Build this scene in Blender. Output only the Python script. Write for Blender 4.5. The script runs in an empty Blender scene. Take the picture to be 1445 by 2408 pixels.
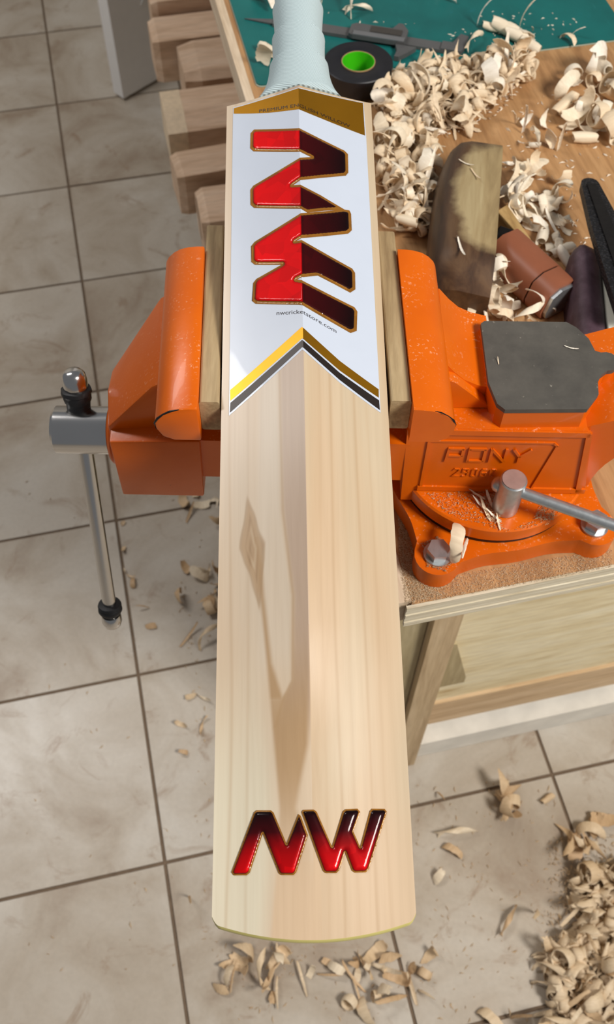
import bpy, bmesh, math, random
from mathutils import Vector, Matrix, Euler, noise

# ------------------------------------------------------------------ camera, world, lights
scene = bpy.context.scene
COL = scene.collection
F_PX, PITCH, ROLL, CAM_H = 2300.0, math.radians(58.1246), math.radians(1.1048), 1.48708
ZB = 0.822                                   # height of the bench top
_cp, _sp, _c, _s = math.cos(PITCH), math.sin(PITCH), math.cos(ROLL), math.sin(ROLL)
FW = Vector((0, _cp, -_sp)); _u0 = Vector((0, _sp, _cp)); _r0 = Vector((1, 0, 0))
RT = _r0 * _c + _u0 * _s; UP = _u0 * _c - _r0 * _s
CAM = Vector((0, 0, CAM_H))
cam = bpy.data.cameras.new('camera'); cam_o = bpy.data.objects.new('camera', cam); COL.objects.link(cam_o)
m3 = Matrix((RT, UP, -FW)).transposed()
cam_o.matrix_world = Matrix.Translation(CAM) @ m3.to_4x4()
cam.sensor_fit = 'VERTICAL'; cam.sensor_height = 36.0; cam.sensor_width = 21.6
cam.lens = F_PX / 2408 * 36
cam.clip_start = 0.01; cam.clip_end = 50
cam.dof.use_dof = True; cam.dof.focus_distance = 0.60; cam.dof.aperture_fstop = 14.0
scene.camera = cam_o

def P(x, y, z):
    """Point of the real horizontal plane at height z that the photograph shows at (x, y)."""
    d = FW + RT * ((x - 722.5) / F_PX) + UP * ((1204 - y) / F_PX)
    return CAM + d * ((z - CAM_H) / d.z)

def lin(c):
    return tuple((v / 12.92 if v <= .04045 else ((v + .055) / 1.055) ** 2.4) for v in c)
def rgb(r, g, b): return lin((r / 255, g / 255, b / 255)) + (1,)

world = bpy.data.worlds.new('world'); scene.world = world; world.use_nodes = True
world.node_tree.nodes['Background'].inputs[0].default_value = (0.92, 0.95, 1.0, 1)
world.node_tree.nodes['Background'].inputs[1].default_value = 0.18

def area(name, loc, target, size, size_y, power, col):
    l = bpy.data.lights.new(name, 'AREA'); l.shape = 'RECTANGLE'; l.size = size; l.size_y = size_y
    l.energy = power; l.color = col
    o = bpy.data.objects.new(name, l); COL.objects.link(o); o.location = loc
    o.rotation_euler = (Vector(target) - Vector(loc)).to_track_quat('-Z', 'Y').to_euler()
    return o
area('ceiling_light_right', (1.38, -.42, 2.52), (0.2, 0.45, 0.8), 0.60, 0.60, 61, (1.0, .96, .90))
area('ceiling_light_left', (-1.37, 1.25, 2.50), (-1.37, 1.25, 0), 1.15, 0.30, 24, (1.0, .97, .94))

vs = scene.view_settings
vs.view_transform = 'Standard'; vs.look = 'None'; vs.exposure = 0.0; vs.gamma = 1.0
vs.use_curve_mapping = False
scene.display_settings.display_device = 'sRGB'

# ------------------------------------------------------------------ materials
class NT:
    def __init__(s, name):
        s.m = bpy.data.materials.new(name); s.m.use_nodes = True
        s.t = s.m.node_tree; s.b = s.t.nodes['Principled BSDF']
    def n(s, typ, **kw):
        nd = s.t.nodes.new(typ)
        for k, v in kw.items():
            if k.startswith('i_'): nd.inputs[int(k[2:])].default_value = v
            else: setattr(nd, k, v)
        return nd
    def l(s, a, ai, b, bi): s.t.links.new(a.outputs[ai], b.inputs[bi])
    def coords(s, scale=(1, 1, 1), src='Object', rot=(0, 0, 0)):
        tc = s.n('ShaderNodeTexCoord'); mp = s.n('ShaderNodeMapping')
        mp.inputs['Scale'].default_value = scale; mp.inputs['Rotation'].default_value = rot
        s.l(tc, src, mp, 0); return mp
    def noise(s, mp, scale, detail=4, rough=.55, dist=0):
        nz = s.n('ShaderNodeTexNoise')
        nz.inputs['Scale'].default_value = scale; nz.inputs['Detail'].default_value = detail
        nz.inputs['Roughness'].default_value = rough; nz.inputs['Distortion'].default_value = dist
        s.l(mp, 0, nz, 'Vector'); return nz
    def ramp(s, src, si, stops, interp='LINEAR'):
        r = s.n('ShaderNodeValToRGB'); r.color_ramp.interpolation = interp
        e = r.color_ramp.elements
        while len(e) < len(stops): e.new(.5)
        for k, (p, c) in enumerate(stops):
            e[k].position = p; e[k].color = c if len(c) == 4 else tuple(c) + (1,)
        s.l(src, si, r, 0); return r
    def mix(s, fac, a, b, mode='MIX'):
        """fac: value or (node, out); a, b: colour or (node, out)"""
        m = s.n('ShaderNodeMix', data_type='RGBA', blend_type=mode)
        for idx, v in ((0, fac), (6, a), (7, b)):
            if isinstance(v, tuple) and len(v) == 2 and hasattr(v[0], 'outputs'): s.l(v[0], v[1], m, idx)
            else: m.inputs[idx].default_value = v
        return (m, 2)
    def col(s, src): s.l(src[0], src[1], s.b, 'Base Color')
    def bump(s, src, si, strength, dist=.001):
        b = s.n('ShaderNodeBump'); b.inputs['Strength'].default_value = strength; b.inputs['Distance'].default_value = dist
        s.l(src, si, b, 'Height'); s.l(b, 0, s.b, 'Normal')
    def set(s, **kw):
        for k, v in kw.items(): s.b.inputs[k.replace('_', ' ').title() if k not in ('IOR',) else k].default_value = v
        return s

def plain(name, c, rough=.5, metal=0, var=.08, scale=40, bump=0, coat=0):
    t = NT(name); mp = t.coords()
    nz = t.noise(mp, scale, 5)
    r = t.ramp(nz, 0, [(.3, tuple(x * (1 - var) for x in c[:3]) + (1,)), (.7, tuple(min(1, x * (1 + var)) for x in c[:3]) + (1,))])
    t.col((r, 0)); t.b.inputs['Roughness'].default_value = rough; t.b.inputs['Metallic'].default_value = metal
    t.b.inputs['Coat Weight'].default_value = coat
    if bump: t.bump(nz, 0, bump)
    return t.m

def wood(name, cols, stretch=(6, 90, 90), rough=.6, rings=0, bump=.15, objvar=0, spots=None):
    """grain runs along the axis with the smallest stretch"""
    t = NT(name); mp = t.coords(stretch)
    nz = t.noise(mp, 1.0, 7, .6, .6)
    r = t.ramp(nz, 0, [(.28, cols[0]), (.5, cols[1]), (.72, cols[2])])
    src = (r, 0)
    mp2 = t.coords(tuple(v * 5 for v in stretch)); nf = t.noise(mp2, 1.0, 4)
    rf = t.ramp(nf, 0, [(.35, (.82, .8, .78)), (.6, (1, 1, 1))])
    src = t.mix(.8, src, (rf, 0), 'MULTIPLY')
    if spots:
        mp3 = t.coords((stretch[0] * 1.6, stretch[1] * .35, stretch[2] * .35)); ns = t.noise(mp3, 1.0, 2)
        rs = t.ramp(ns, 0, [(.66, (0, 0, 0)), (.74, (1, 1, 1))])
        src = t.mix((rs, 0), src, spots)
    if objvar:
        oi = t.n('ShaderNodeObjectInfo')
        ro = t.ramp(oi, 'Random', [(0, (1 - objvar,) * 3), (1, (1, 1, 1))])
        src = t.mix(1.0, src, (ro, 0), 'MULTIPLY')
    t.col(src); t.b.inputs['Roughness'].default_value = rough
    t.bump(nf, 0, bump, .0006)
    return t.m

M = {}
# floor tiles: beige grey mottled ceramic
def tile_mat():
    t = NT('tile_ceramic')
    g = t.n('ShaderNodeNewGeometry'); oi = t.n('ShaderNodeObjectInfo')
    add = t.n('ShaderNodeVectorMath', operation='MULTIPLY_ADD'); 
    t.l(oi, 'Random', add, 1) if False else None
    mul = t.n('ShaderNodeVectorMath', operation='SCALE'); mul.inputs[0].default_value = (7, 3, 5)
    t.l(oi, 'Random', mul, 3)
    ad = t.n('ShaderNodeVectorMath', operation='ADD'); t.l(g, 'Position', ad, 0); t.l(mul, 0, ad, 1)
    a = t.noise(ad, 4.5, 6, .6, .7)
    ra = t.ramp(a, 0, [(.28, rgb(152, 132, 112)), (.44, rgb(180, 167, 150)), (.58, rgb(194, 184, 170)), (.78, rgb(206, 199, 188))])
    b = t.noise(ad, 10, 5, .7, 1.6)
    rb = t.ramp(b, 0, [(.57, (0, 0, 0)), (.74, (.75, .75, .75))])
    src = t.mix((rb, 0), (ra, 0), rgb(148, 122, 98))
    c = t.noise(ad, 160, 3)
    rc = t.ramp(c, 0, [(.3, (.93, .93, .93)), (.7, (1, 1, 1))])
    src = t.mix(1.0, src, (rc, 0), 'MULTIPLY')
    t.col(src)
    rr = t.ramp(a, 0, [(.3, (.42,) * 3), (.7, (.30,) * 3)]); t.l(rr, 0, t.b, 'Roughness')
    t.bump(b, 0, .12, .002)
    return t.m
M['tile'] = tile_mat()
M['grout'] = plain('grout', rgb(112, 94, 76), .9, var=.15, scale=60, bump=.3)
M['wall'] = plain('wall_paint', rgb(206, 200, 190), .8, var=.03)
M['door'] = plain('door_paint', rgb(238, 236, 233), .45, var=.02)
M['paper'] = plain('paper_white', rgb(235, 235, 232), .7, var=.02)
BW = [rgb(152, 110, 70), rgb(182, 138, 92), rgb(198, 156, 110)]
M['worktop'] = wood('worktop_brown', BW, (60, 7, 60), .55, spots=None)
M['ply_edge'] = wood('plywood_edge', [rgb(186, 172, 142), rgb(214, 203, 178), rgb(228, 220, 200)], (12, 90, 500), .7)
M['strip'] = wood('pale_strip', [rgb(196, 172, 142), rgb(218, 196, 168), rgb(230, 212, 188)], (90, 6, 90), .6)
M['stud'] = wood('bench_stud', [rgb(176, 148, 112), rgb(204, 178, 140), rgb(218, 194, 158)], (55, 55, 4), .65, spots=rgb(130, 98, 66))
M['stud2'] = wood('bench_board', [rgb(160, 142, 104), rgb(184, 168, 130), rgb(198, 184, 148)], (40, 40, 5), .65)
M['rail'] = wood('bench_rail', [rgb(190, 156, 118), rgb(212, 182, 142), rgb(226, 198, 162)], (5, 60, 60), .65)
M['panel'] = wood('pine_panel', [rgb(220, 198, 150), rgb(242, 228, 190), rgb(248, 238, 208)], (5, 40, 42), .6, spots=rgb(190, 160, 106))
M['plinth'] = plain('plinth_white', rgb(232, 228, 218), .6, var=.10, scale=22)
M['groove'] = plain('groove_grey', rgb(104, 100, 92), .8)
M['billet'] = wood('willow_billet', [rgb(192, 158, 126), rgb(222, 190, 160), rgb(238, 212, 186)], (5, 38, 38), .7, objvar=.12, bump=.3, spots=rgb(150, 116, 84))
M['billet_end'] = plain('waxed_end_grain', rgb(226, 204, 172), .5, var=.12, scale=90)
M['crack'] = plain('crack_dark', rgb(70, 50, 34), .9)
M['pad'] = wood('pad_wood', [rgb(128, 104, 72), rgb(170, 146, 108), rgb(190, 168, 130)], (80, 7, 80), .7, bump=.3)
M['mat'] = None
def mat_mat():
    t = NT('cutting_mat_green'); mp = t.coords()
    a = t.noise(mp, 9, 6, .6)
    ra = t.ramp(a, 0, [(.3, rgb(0, 84, 82)), (.7, rgb(6, 108, 104))])
    b = t.noise(mp, 26, 4, .6, .4); rb = t.ramp(b, 0, [(.66, (0, 0, 0)), (.8, (.55, .55, .55))])
    src = t.mix((rb, 0), (ra, 0), rgb(20, 120, 150))
    mp2 = t.coords((900, 30, 1), rot=(0, 0, .5)); c = t.noise(mp2, 1, 2); rc = t.ramp(c, 0, [(.68, (0, 0, 0)), (.76, (.3, .3, .3))])
    src = t.mix((rc, 0), src, rgb(70, 160, 160))
    t.col(src); t.b.inputs['Roughness'].default_value = .55; t.bump(a, 0, .1)
    return t.m
M['mat'] = mat_mat()
M['mat_edge'] = plain('mat_core_grey', rgb(168, 176, 160), .7)
def orange_mat():
    t = NT('orange_enamel'); mp = t.coords()
    a = t.noise(mp, 14, 5); ra = t.ramp(a, 0, [(.3, rgb(206, 90, 2)), (.7, rgb(220, 102, 4))])
    # worn chips showing dark iron
    c = t.noise(mp, 130, 4, .6); rc = t.ramp(c, 0, [(.735, (0, 0, 0)), (.76, (.8, .8, .8))])
    src = t.mix((rc, 0), (ra, 0), rgb(92, 60, 38))
    # settled wood dust on faces that look up
    g = t.n('ShaderNodeNewGeometry'); sx = t.n('ShaderNodeSeparateXYZ'); t.l(g, 'Normal', sx, 0)
    up = t.n('ShaderNodeMapRange'); up.inputs[1].default_value = .55; up.inputs[2].default_value = .95; t.l(sx, 2, up, 0)
    d = t.noise(mp, 420, 2, .6); d2 = t.noise(mp, 30, 4, .6)
    rd = t.ramp(d, 0, [(.60, (0, 0, 0)), (.70, (1, 1, 1))]); rd2 = t.ramp(d2, 0, [(.44, (0, 0, 0)), (.66, (.6, .6, .6))])
    m1 = t.n('ShaderNodeMath', operation='MULTIPLY'); t.l(rd, 0, m1, 0); t.l(rd2, 0, m1, 1)
    m2 = t.n('ShaderNodeMath', operation='MULTIPLY'); t.l(m1, 0, m2, 0); t.l(up, 0, m2, 1)
    src = t.mix((m2, 0), src, rgb(240, 196, 160))
    t.col(src); t.b.inputs['Roughness'].default_value = .33; t.b.inputs['Coat Weight'].default_value = .08; t.b.inputs['Specular IOR Level'].default_value = .35
    t.bump(t.noise(mp, 55, 3), 0, .12, .002)
    return t.m
M['orange'] = orange_mat()
M['anvil'] = None
def anvil_mat():
    t = NT('anvil_iron'); mp = t.coords()
    a = t.noise(mp, 34, 6, .65); ra = t.ramp(a, 0, [(.3, rgb(76, 73, 68)), (.7, rgb(98, 94, 87))])
    d = t.noise(mp, 190, 3, .6); rd = t.ramp(d, 0, [(.68, (0, 0, 0)), (.74, (.55, .55, .55))])
    src = t.mix((rd, 0), (ra, 0), rgb(170, 164, 150))
    t.col(src); t.b.inputs['Roughness'].default_value = .55; t.b.inputs['Metallic'].default_value = .25
    t.bump(a, 0, .2, .001); return t.m
M['anvil'] = anvil_mat()
M['chrome'] = plain('chrome', rgb(206, 204, 202), .17, 1, var=.02)
M['steel'] = plain('brushed_steel', rgb(176, 178, 178), .28, 1, var=.06, scale=120)
M['zinc'] = plain('zinc_steel', rgb(186, 190, 192), .38, .85, var=.12, scale=160, bump=.1)
M['dusty_cap'] = plain('dusty_steel', rgb(178, 150, 142), .5, .5, var=.08, scale=120)
M['rubber'] = plain('black_rubber', rgb(24, 24, 26), .55, var=.2, scale=90, bump=.2)
M['tape_black'] = plain('black_tape', rgb(18, 19, 26), .45, var=.25, scale=70, bump=.15)
M['card'] = plain('cardboard_ring', rgb(164, 132, 92), .8)
M['green'] = plain('green_core', rgb(62, 196, 10), .5, var=.06)
M['caliper'] = plain('caliper_grey', rgb(98, 98, 98), .5, .35, var=.1)
M['caliper_steel'] = plain('caliper_steel', rgb(158, 160, 164), .35, .8, var=.05)
M['caliper_screen'] = plain('caliper_cover', rgb(66, 62, 58), .35, .1)
M['dark_oak'] = wood('dark_plane_wood', [rgb(48, 30, 18), rgb(80, 55, 34), rgb(108, 80, 52)], (50, 6, 50), .5, bump=.3)
M['worn_oak'] = wood('worn_plane_wood', [rgb(124, 104, 70), rgb(160, 140, 100), rgb(182, 164, 124)], (40, 9, 40), .55, bump=.3)
M['leather'] = plain('brown_tape', rgb(142, 84, 58), .42, var=.10, scale=26, bump=.15)
M['black_iron'] = plain('black_iron', rgb(26, 24, 24), .45, .4, var=.2, bump=.3, scale=160)
M['purple'] = None
def purple_mat():
    t = NT('worn_purple_abrasive'); mp = t.coords()
    a = t.noise(mp, 30, 6, .65); ra = t.ramp(a, 0, [(.35, rgb(56, 34, 44)), (.55, rgb(78, 58, 68)), (.78, rgb(122, 106, 114))])
    t.col((ra, 0)); t.b.inputs['Roughness'].default_value = .55; t.bump(t.noise(mp, 500, 3), 0, .25, .0008); return t.m
M['purple'] = purple_mat()
M['foam'] = plain('pale_foam', rgb(214, 214, 200), .8, var=.04)
M['green_cloth'] = plain('green_backing', rgb(52, 96, 86), .8, var=.25, scale=300)
M['rasp'] = None
def rasp_mat():
    t = NT('rasp_black'); mp = t.coords()
    v = t.n('ShaderNodeTexVoronoi'); v.inputs['Scale'].default_value = 420; t.l(mp, 0, v, 'Vector')
    r = t.ramp(v, 0, [(.0, rgb(62, 62, 66)), (.5, rgb(24, 24, 27))]); t.col((r, 0))
    t.b.inputs['Roughness'].default_value = .42; t.b.inputs['Metallic'].default_value = .35; t.bump(v, 0, .8, .001); return t.m
M['rasp'] = rasp_mat()
def shaving_mat(name, cols):
    t = NT(name); oi = t.n('ShaderNodeObjectInfo')
    r0 = t.ramp(oi, 'Random', [(0, cols[0]), (.5, cols[1]), (1, cols[2])])
    mp = t.coords((60, 400, 400)); nz = t.noise(mp, 1, 4)
    rf = t.ramp(nz, 0, [(.3, (.84, .81, .77)), (.7, (1, 1, 1))])
    src = t.mix(1.0, (r0, 0), (rf, 0), 'MULTIPLY'); t.col(src)
    t.b.inputs['Roughness'].default_value = .6
    t.bump(nz, 0, .3, .0006); return t.m
M['shaving'] = shaving_mat('willow_shaving', [rgb(236, 212, 178), rgb(247, 232, 206), rgb(252, 245, 232)])
M['shaving2'] = shaving_mat('floor_shaving', [rgb(200, 166, 126), rgb(222, 196, 160), rgb(236, 220, 194)])
M['dust'] = shaving_mat('sawdust', [rgb(206, 180, 144), rgb(214, 190, 156), rgb(222, 202, 172)])

# ------------------------------------------------------------------ object helpers
INV = {}
def tag(o, label=None, cat=None, group=None, kind=None):
    if label: o['label'] = label
    if cat: o['category'] = cat
    if group: o['group'] = group
    if kind: o['kind'] = kind
    return o
def thing(name, label, cat, loc=(0, 0, 0), rotz=0, group=None, rot=None):
    o = bpy.data.objects.new(name, None); COL.objects.link(o); o.empty_display_size = .02
    m = Matrix.Translation(loc) @ (rot.to_4x4() if rot else Matrix.Rotation(rotz, 4, 'Z'))
    o.matrix_world = m; INV[o] = m.inverted()
    return tag(o, label, cat, group)
def build(name, bm, m, parent=None, local=False, bevel=0, smooth=None, seg=2):
    if bevel:
        ed = [e for e in bm.edges if len(e.link_faces) == 2 and e.calc_face_angle(0) > .5]
        if ed: bmesh.ops.bevel(bm, geom=ed, offset=bevel, segments=seg, profile=.5, affect='EDGES', clamp_overlap=True)
    if parent is not None and not local: bm.transform(INV[parent])
    bmesh.ops.recalc_face_normals(bm, faces=bm.faces[:])
    me = bpy.data.meshes.new(name); 
    if smooth is not None:
        for f in bm.faces: f.smooth = True
        for e in bm.edges:
            e.smooth = not (len(e.link_faces) == 2 and e.calc_face_angle(0) > smooth)
    bm.to_mesh(me); bm.free(); me.materials.append(m)
    o = bpy.data.objects.new(name, me); COL.objects.link(o)
    if parent is not None:
        o.parent = parent
        if parent in INV: INV[o] = INV[parent]
    return o
def box(bm, x0, x1, y0, y1, z0, z1, mat=None):
    v = [bm.verts.new((x, y, z)) for z in (z0, z1) for y in (y0, y1) for x in (x0, x1)]
    for f in ((0, 2, 3, 1), (4, 5, 7, 6), (0, 1, 5, 4), (2, 6, 7, 3), (0, 4, 6, 2), (1, 3, 7, 5)): bm.faces.new([v[k] for k in f])
    if mat: bmesh.ops.transform(bm, matrix=mat, verts=v)
    return v
def BX(*a):
    bm = bmesh.new(); box(bm, *a); return bm
def prism(bm, prof, axis, a0, a1, fn=None):
    """prof: 2-D outline, extruded along axis 'x','y' or 'z' from a0 to a1"""
    def pt(p, a):
        q = {'x': (a, p[0], p[1]), 'y': (p[0], a, p[1]), 'z': (p[0], p[1], a)}[axis]
        return fn(*q) if fn else q
    r0 = [bm.verts.new(pt(p, a0)) for p in prof]; r1 = [bm.verts.new(pt(p, a1)) for p in prof]
    n = len(prof)
    for k in range(n): bm.faces.new((r0[k], r0[(k + 1) % n], r1[(k + 1) % n], r1[k]))
    bm.faces.new(r0[::-1]); bm.faces.new(r1)
    return r0 + r1
def hull(bm, pts):
    v = [bm.verts.new(p) for p in pts]
    r = bmesh.ops.convex_hull(bm, input=v)
    bmesh.ops.delete(bm, geom=[g for g in r['geom_interior'] if isinstance(g, bmesh.types.BMVert)], context='VERTS')
def lathe(bm, prof, p0, p1, seg=32, close=True):
    """prof: list of (t, r): t in metres along p0->p1"""
    p0, p1 = Vector(p0), Vector(p1); d = (p1 - p0).normalized()
    a = d.orthogonal().normalized(); b = d.cross(a)
    rings = []
    for t, r in prof:
        c = p0 + d * t
        rings.append([bm.verts.new(c + (a * math.cos(2 * math.pi * k / seg) + b * math.sin(2 * math.pi * k / seg)) * max(r, 1e-5)) for k in range(seg)])
    for i in range(len(rings) - 1):
        for k in range(seg): bm.faces.new((rings[i][k], rings[i][(k + 1) % seg], rings[i + 1][(k + 1) % seg], rings[i + 1][k]))
    if close: bm.faces.new(rings[0][::-1]); bm.faces.new(rings[-1])
def cyl(bm, p0, p1, r, seg=32, ch=.0):
    L = (Vector(p1) - Vector(p0)).length
    lathe(bm, [(0, r - ch), (ch, r), (L - ch, r), (L, r - ch)] if ch else [(0, r), (L, r)], p0, p1, seg)
def tube(bm, pts, r, seg=10):
    pts = [Vector(p) for p in pts]; rings = []
    for i, p in enumerate(pts):
        d = (pts[min(i + 1, len(pts) - 1)] - pts[max(i - 1, 0)]).normalized()
        a = d.cross(Vector((0, 0, 1)));  a = a.normalized() if a.length > 1e-3 else d.orthogonal().normalized()
        b = d.cross(a)
        rr = r[i] if isinstance(r, (list, tuple)) else r
        rings.append([bm.verts.new(p + (a * math.cos(2 * math.pi * k / seg) + b * math.sin(2 * math.pi * k / seg)) * rr) for k in range(seg)])
    for i in range(len(rings) - 1):
        for k in range(seg): bm.faces.new((rings[i][k], rings[i][(k + 1) % seg], rings[i + 1][(k + 1) % seg], rings[i + 1][k]))
    bm.faces.new(rings[0][::-1]); bm.faces.new(rings[-1])
def arc(cx, cy, r, a0, a1, n):
    return [(cx + r * math.cos(math.radians(a0 + (a1 - a0) * k / n)), cy + r * math.sin(math.radians(a0 + (a1 - a0) * k / n))) for k in range(n + 1)]
def rrect(x0, x1, y0, y1, r, n=4):
    return arc(x1 - r, y1 - r, r, 0, 90, n) + arc(x0 + r, y1 - r, r, 90, 180, n) + arc(x0 + r, y0 + r, r, 180, 270, n) + arc(x1 - r, y0 + r, r, 270, 360, n)

# ------------------------------------------------------------------ the setting
YAW = 0.23738291854987068
GRID = Vector((-0.62121, 2.06590, 0))
T = 0.30
floor_bm = BX(-2.4, 3.6, -1.6, 3.6, -.05, -.0025)
fm = Matrix.Translation(GRID - Vector((0, 0, 0))) @ Matrix.Rotation(YAW, 4, 'Z')
floor = build('floor', BX(-2.1, 3.0, -3.6, .9, -.05, -.0025), M['grout'])
floor.matrix_world = fm; tag(floor, kind='structure')
tb = BX(.0027, T - .0027, -T + .0027, -.0027, -.009, 0)
first = None
floor_bm.free()
for i in range(-7, 10):
    for j in range(-3, 12):
        if first is None:
            first = build('tile', tb, M['tile'], floor, local=True, bevel=.0012, seg=2); o = first
        else:
            o = bpy.data.objects.new('tile', first.data); COL.objects.link(o); o.parent = floor
        o.location = (i * T, -j * T, random.Random(i * 31 + j).uniform(-.0006, .0003))
# walls beyond the picture that close the room behind the door
def wall(name, u0, u1, v0, v1):
    o = build(name, BX(u0, u1, v0, v1, 0, 2.6), M['wall']); o.matrix_world = fm; tag(o, kind='structure')
wall('wall_back', -2.1, 3.0, .9, 1.0)
# open door, white, standing a little off the floor
dA, dB = P(291, 232, .01), P(267, 217, .01)
dd = (P(380, 180, .01) - dA); dd.z = 0; dd.normalize(); dn = Vector((-dd.y, dd.x, 0))
door = bpy.data.objects.new('door_1', None); COL.objects.link(door)
dm = Matrix.Translation(dA) @ Matrix((dd, dn, Vector((0, 0, 1)))).transposed().to_4x4()
door.matrix_world = dm; INV[door] = dm.inverted(); tag(door, kind='structure')
build('door_leaf', BX(0, .62, 0, .036, 0, 2.0), M['door'], door, local=True, bevel=.002)
pb = bmesh.new(); prism(pb, [(.088, .196), (.135, .215), (.135, .262)], 'y', -.002, -.0002)
build('paper_notice', pb, M['paper'], door, local=True)

# ------------------------------------------------------------------ workbench
BC = P(945, 1430, ZB)
bench = thing('workbench', 'brown topped wooden workbench with pale plywood front edge carrying the orange vise', 'workbench', (BC.x, BC.y, 0), YAW)
bM = Matrix.Translation((BC.x, BC.y, 0)) @ Matrix.Rotation(YAW, 4, 'Z')
def W(u, v, z): return bM @ Vector((u, v, z))
def bb(name, m, *a, bevel=.0012): return build(name, BX(*a), m, bench, local=True, bevel=bevel)
TH = .031
bb('worktop', M['worktop'], .009, 1.25, .0012, 1.66, ZB - TH, ZB)
for k in range(5):                            # plywood veneers of the front edge
    z1 = ZB - .0004 - k * TH / 5
    b = BX(.004, 1.25, -.0016 + (.0010 if k % 2 else 0), .0011, z1 - TH / 5 + .0004, z1)
    build('ply_layer', b, M['ply_edge'], bench, local=True)
bb('edge_strip', M['strip'], -.001, .0088, .004, 1.66, ZB - TH, ZB + .0003)
bb('leg', M['stud'], .097, .130, .112, .150, 0, ZB - TH - .0005)
lb = BX(.030, .0955, .124, .162, 0, ZB - TH - .0005); build('leg', lb, M['stud2'], bench, local=True, bevel=.0015)
bb('leg', M['stud'], 1.10, 1.19, .112, .150, 0, ZB - TH - .0005)
bb('leg', M['stud'], .06, .15, 1.60, 1.64, 0, ZB - TH - .0005)
bb('leg', M['stud'], 1.10, 1.19, 1.55, 1.60, 0, ZB - TH - .0005)
bb('rail', M['rail'], .1305, 1.0995, .1445, .166, .078, .160)
bb('front_panel', M['panel'], .1305, 1.0995, .150, .166, .1605, .452)
bb('front_panel', M['panel'], .1305, 1.0995, .150, .166, .4595, ZB - TH - .001)
bb('groove_strip', M['groove'], .1305, 1.0995, .1515, .165, .4523, .4592, bevel=0)
bk = bmesh.new(); prism(bk, [(.1308, .395), (.150, .388), (.180, .268), (.180, .250), (.1308, .250)], 'y', .136, .1498)
build('corner_block', bk, M['stud2'], bench, local=True, bevel=.001)
bb('plinth', M['plinth'], .1305, 1.0995, .123, .165, .0005, .058)
bb('shelf', M['stud2'], .004, 1.19, .36, 1.545, .318, .338)
bb('back_panel', M['stud2'], .1505, 1.0995, 1.60, 1.615, .06, ZB - TH - .001)

# ------------------------------------------------------------------ willow billets on the bench shelf (ends stick out on the left)
BZ = .3385
def billet(label, outline, u0, length, yaw=0.0, taper=.05, pivot=None, end=None, crack=None, cham=.012):
    """outline: (v, z) polygon of the end"""
    cv = sum(p[0] for p in outline) / len(outline)
    t = thing('willow_billet', label, 'wood billet', W(u0, cv, BZ), YAW + yaw)
    cz = sum(p[1] for p in outline) / len(outline)
    bm = bmesh.new()
    def ring(x, s): return [bm.verts.new((x, (p[0] - cv) * s, max(0.0, cz + (p[1] - cz) * s) if s < 1 else p[1])) for p in outline]
    r = [ring(0, .86), ring(cham, 1), ring(length, 1)]
    n = len(outline)
    for a in range(2):
        for k in range(n): bm.faces.new((r[a][k], r[a][(k + 1) % n], r[a + 1][(k + 1) % n], r[a + 1][k]))
    bm.faces.new(r[0][::-1]); bm.faces.new(r[2])
    mz = min(v.co.z for v in bm.verts)
    for v in bm.verts:
        if v.co.z < .012: v.co.z = 0 if v.co.z <= mz + .012 else v.co.z
    build('body', bm, M['billet'], t, local=True, bevel=.003)
    if end:
        e = bmesh.new(); pr = [((p[0] - cv) * 1.012, max(.0008, cz + (p[1] - cz) * 1.012)) for p in outline]
        prism(e, pr, 'x', -.004, end); tag(build('waxed_end', e, M['billet_end'], t, local=True, bevel=.002), 'pale waxed end')
    if crack:
        c = bmesh.new(); prism(c, crack, 'x', -.0008, .004)
        build('crack', c, M['crack'], t, local=True)
    return t
billet('willow billet at the far end of the row, beside the white door', [(1.482, 0), (1.56, 0), (1.56, .10), (1.482, .10)], -.035, .5)
billet('willow billet with a sloping top ridge, second from the far end', [(1.385, 0), (1.47, 0), (1.47, .078), (1.45, .09), (1.385, .082)], -.047, .6, .0)
billet('wide pale willow billet with cut corners, lying flat highest of the row', [(1.262, .0), (1.372, 0), (1.378, .082), (1.36, .092), (1.272, .092), (1.258, .08)], -.006, .6, 0, cham=.03)
billet('willow billet with a pale waxed end, nearer than the wide flat one', [(1.135, 0), (1.245, 0), (1.230, .088), (1.175, .088), (1.138, .070)], -.052, .6, 0, end=.030, cham=.004)
billet('willow billet turned askew, second from the near end of the row', [(1.015, 0), (1.10, 0), (1.095, .066), (1.055, .082), (1.015, .078)], -.060, .55, .055)
billet('willow billet with a dark crack, nearest the vise', [(.885, 0), (.99, 0), (.995, .07), (.96, .09), (.89, .088)], -.036, .55, -.02,
       crack=[(.012, .078), (.016, .080), (-.012, .028), (-.017, .022)])

# ------------------------------------------------------------------ bench vise
VC = Vector((.1445, .450, ZB))
vise = thing('bench_vise', 'orange cast iron bench vise with swivel base bolted to the bench corner', 'vise', VC)
def V(x, y, h): return Vector((x, y, ZB + h))
def skew(x, y, z): return (x - .04 * (y - .458), y, ZB + z)
def vfn(x, y, z): return (x, y, ZB + z)
VY = .458
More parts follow.
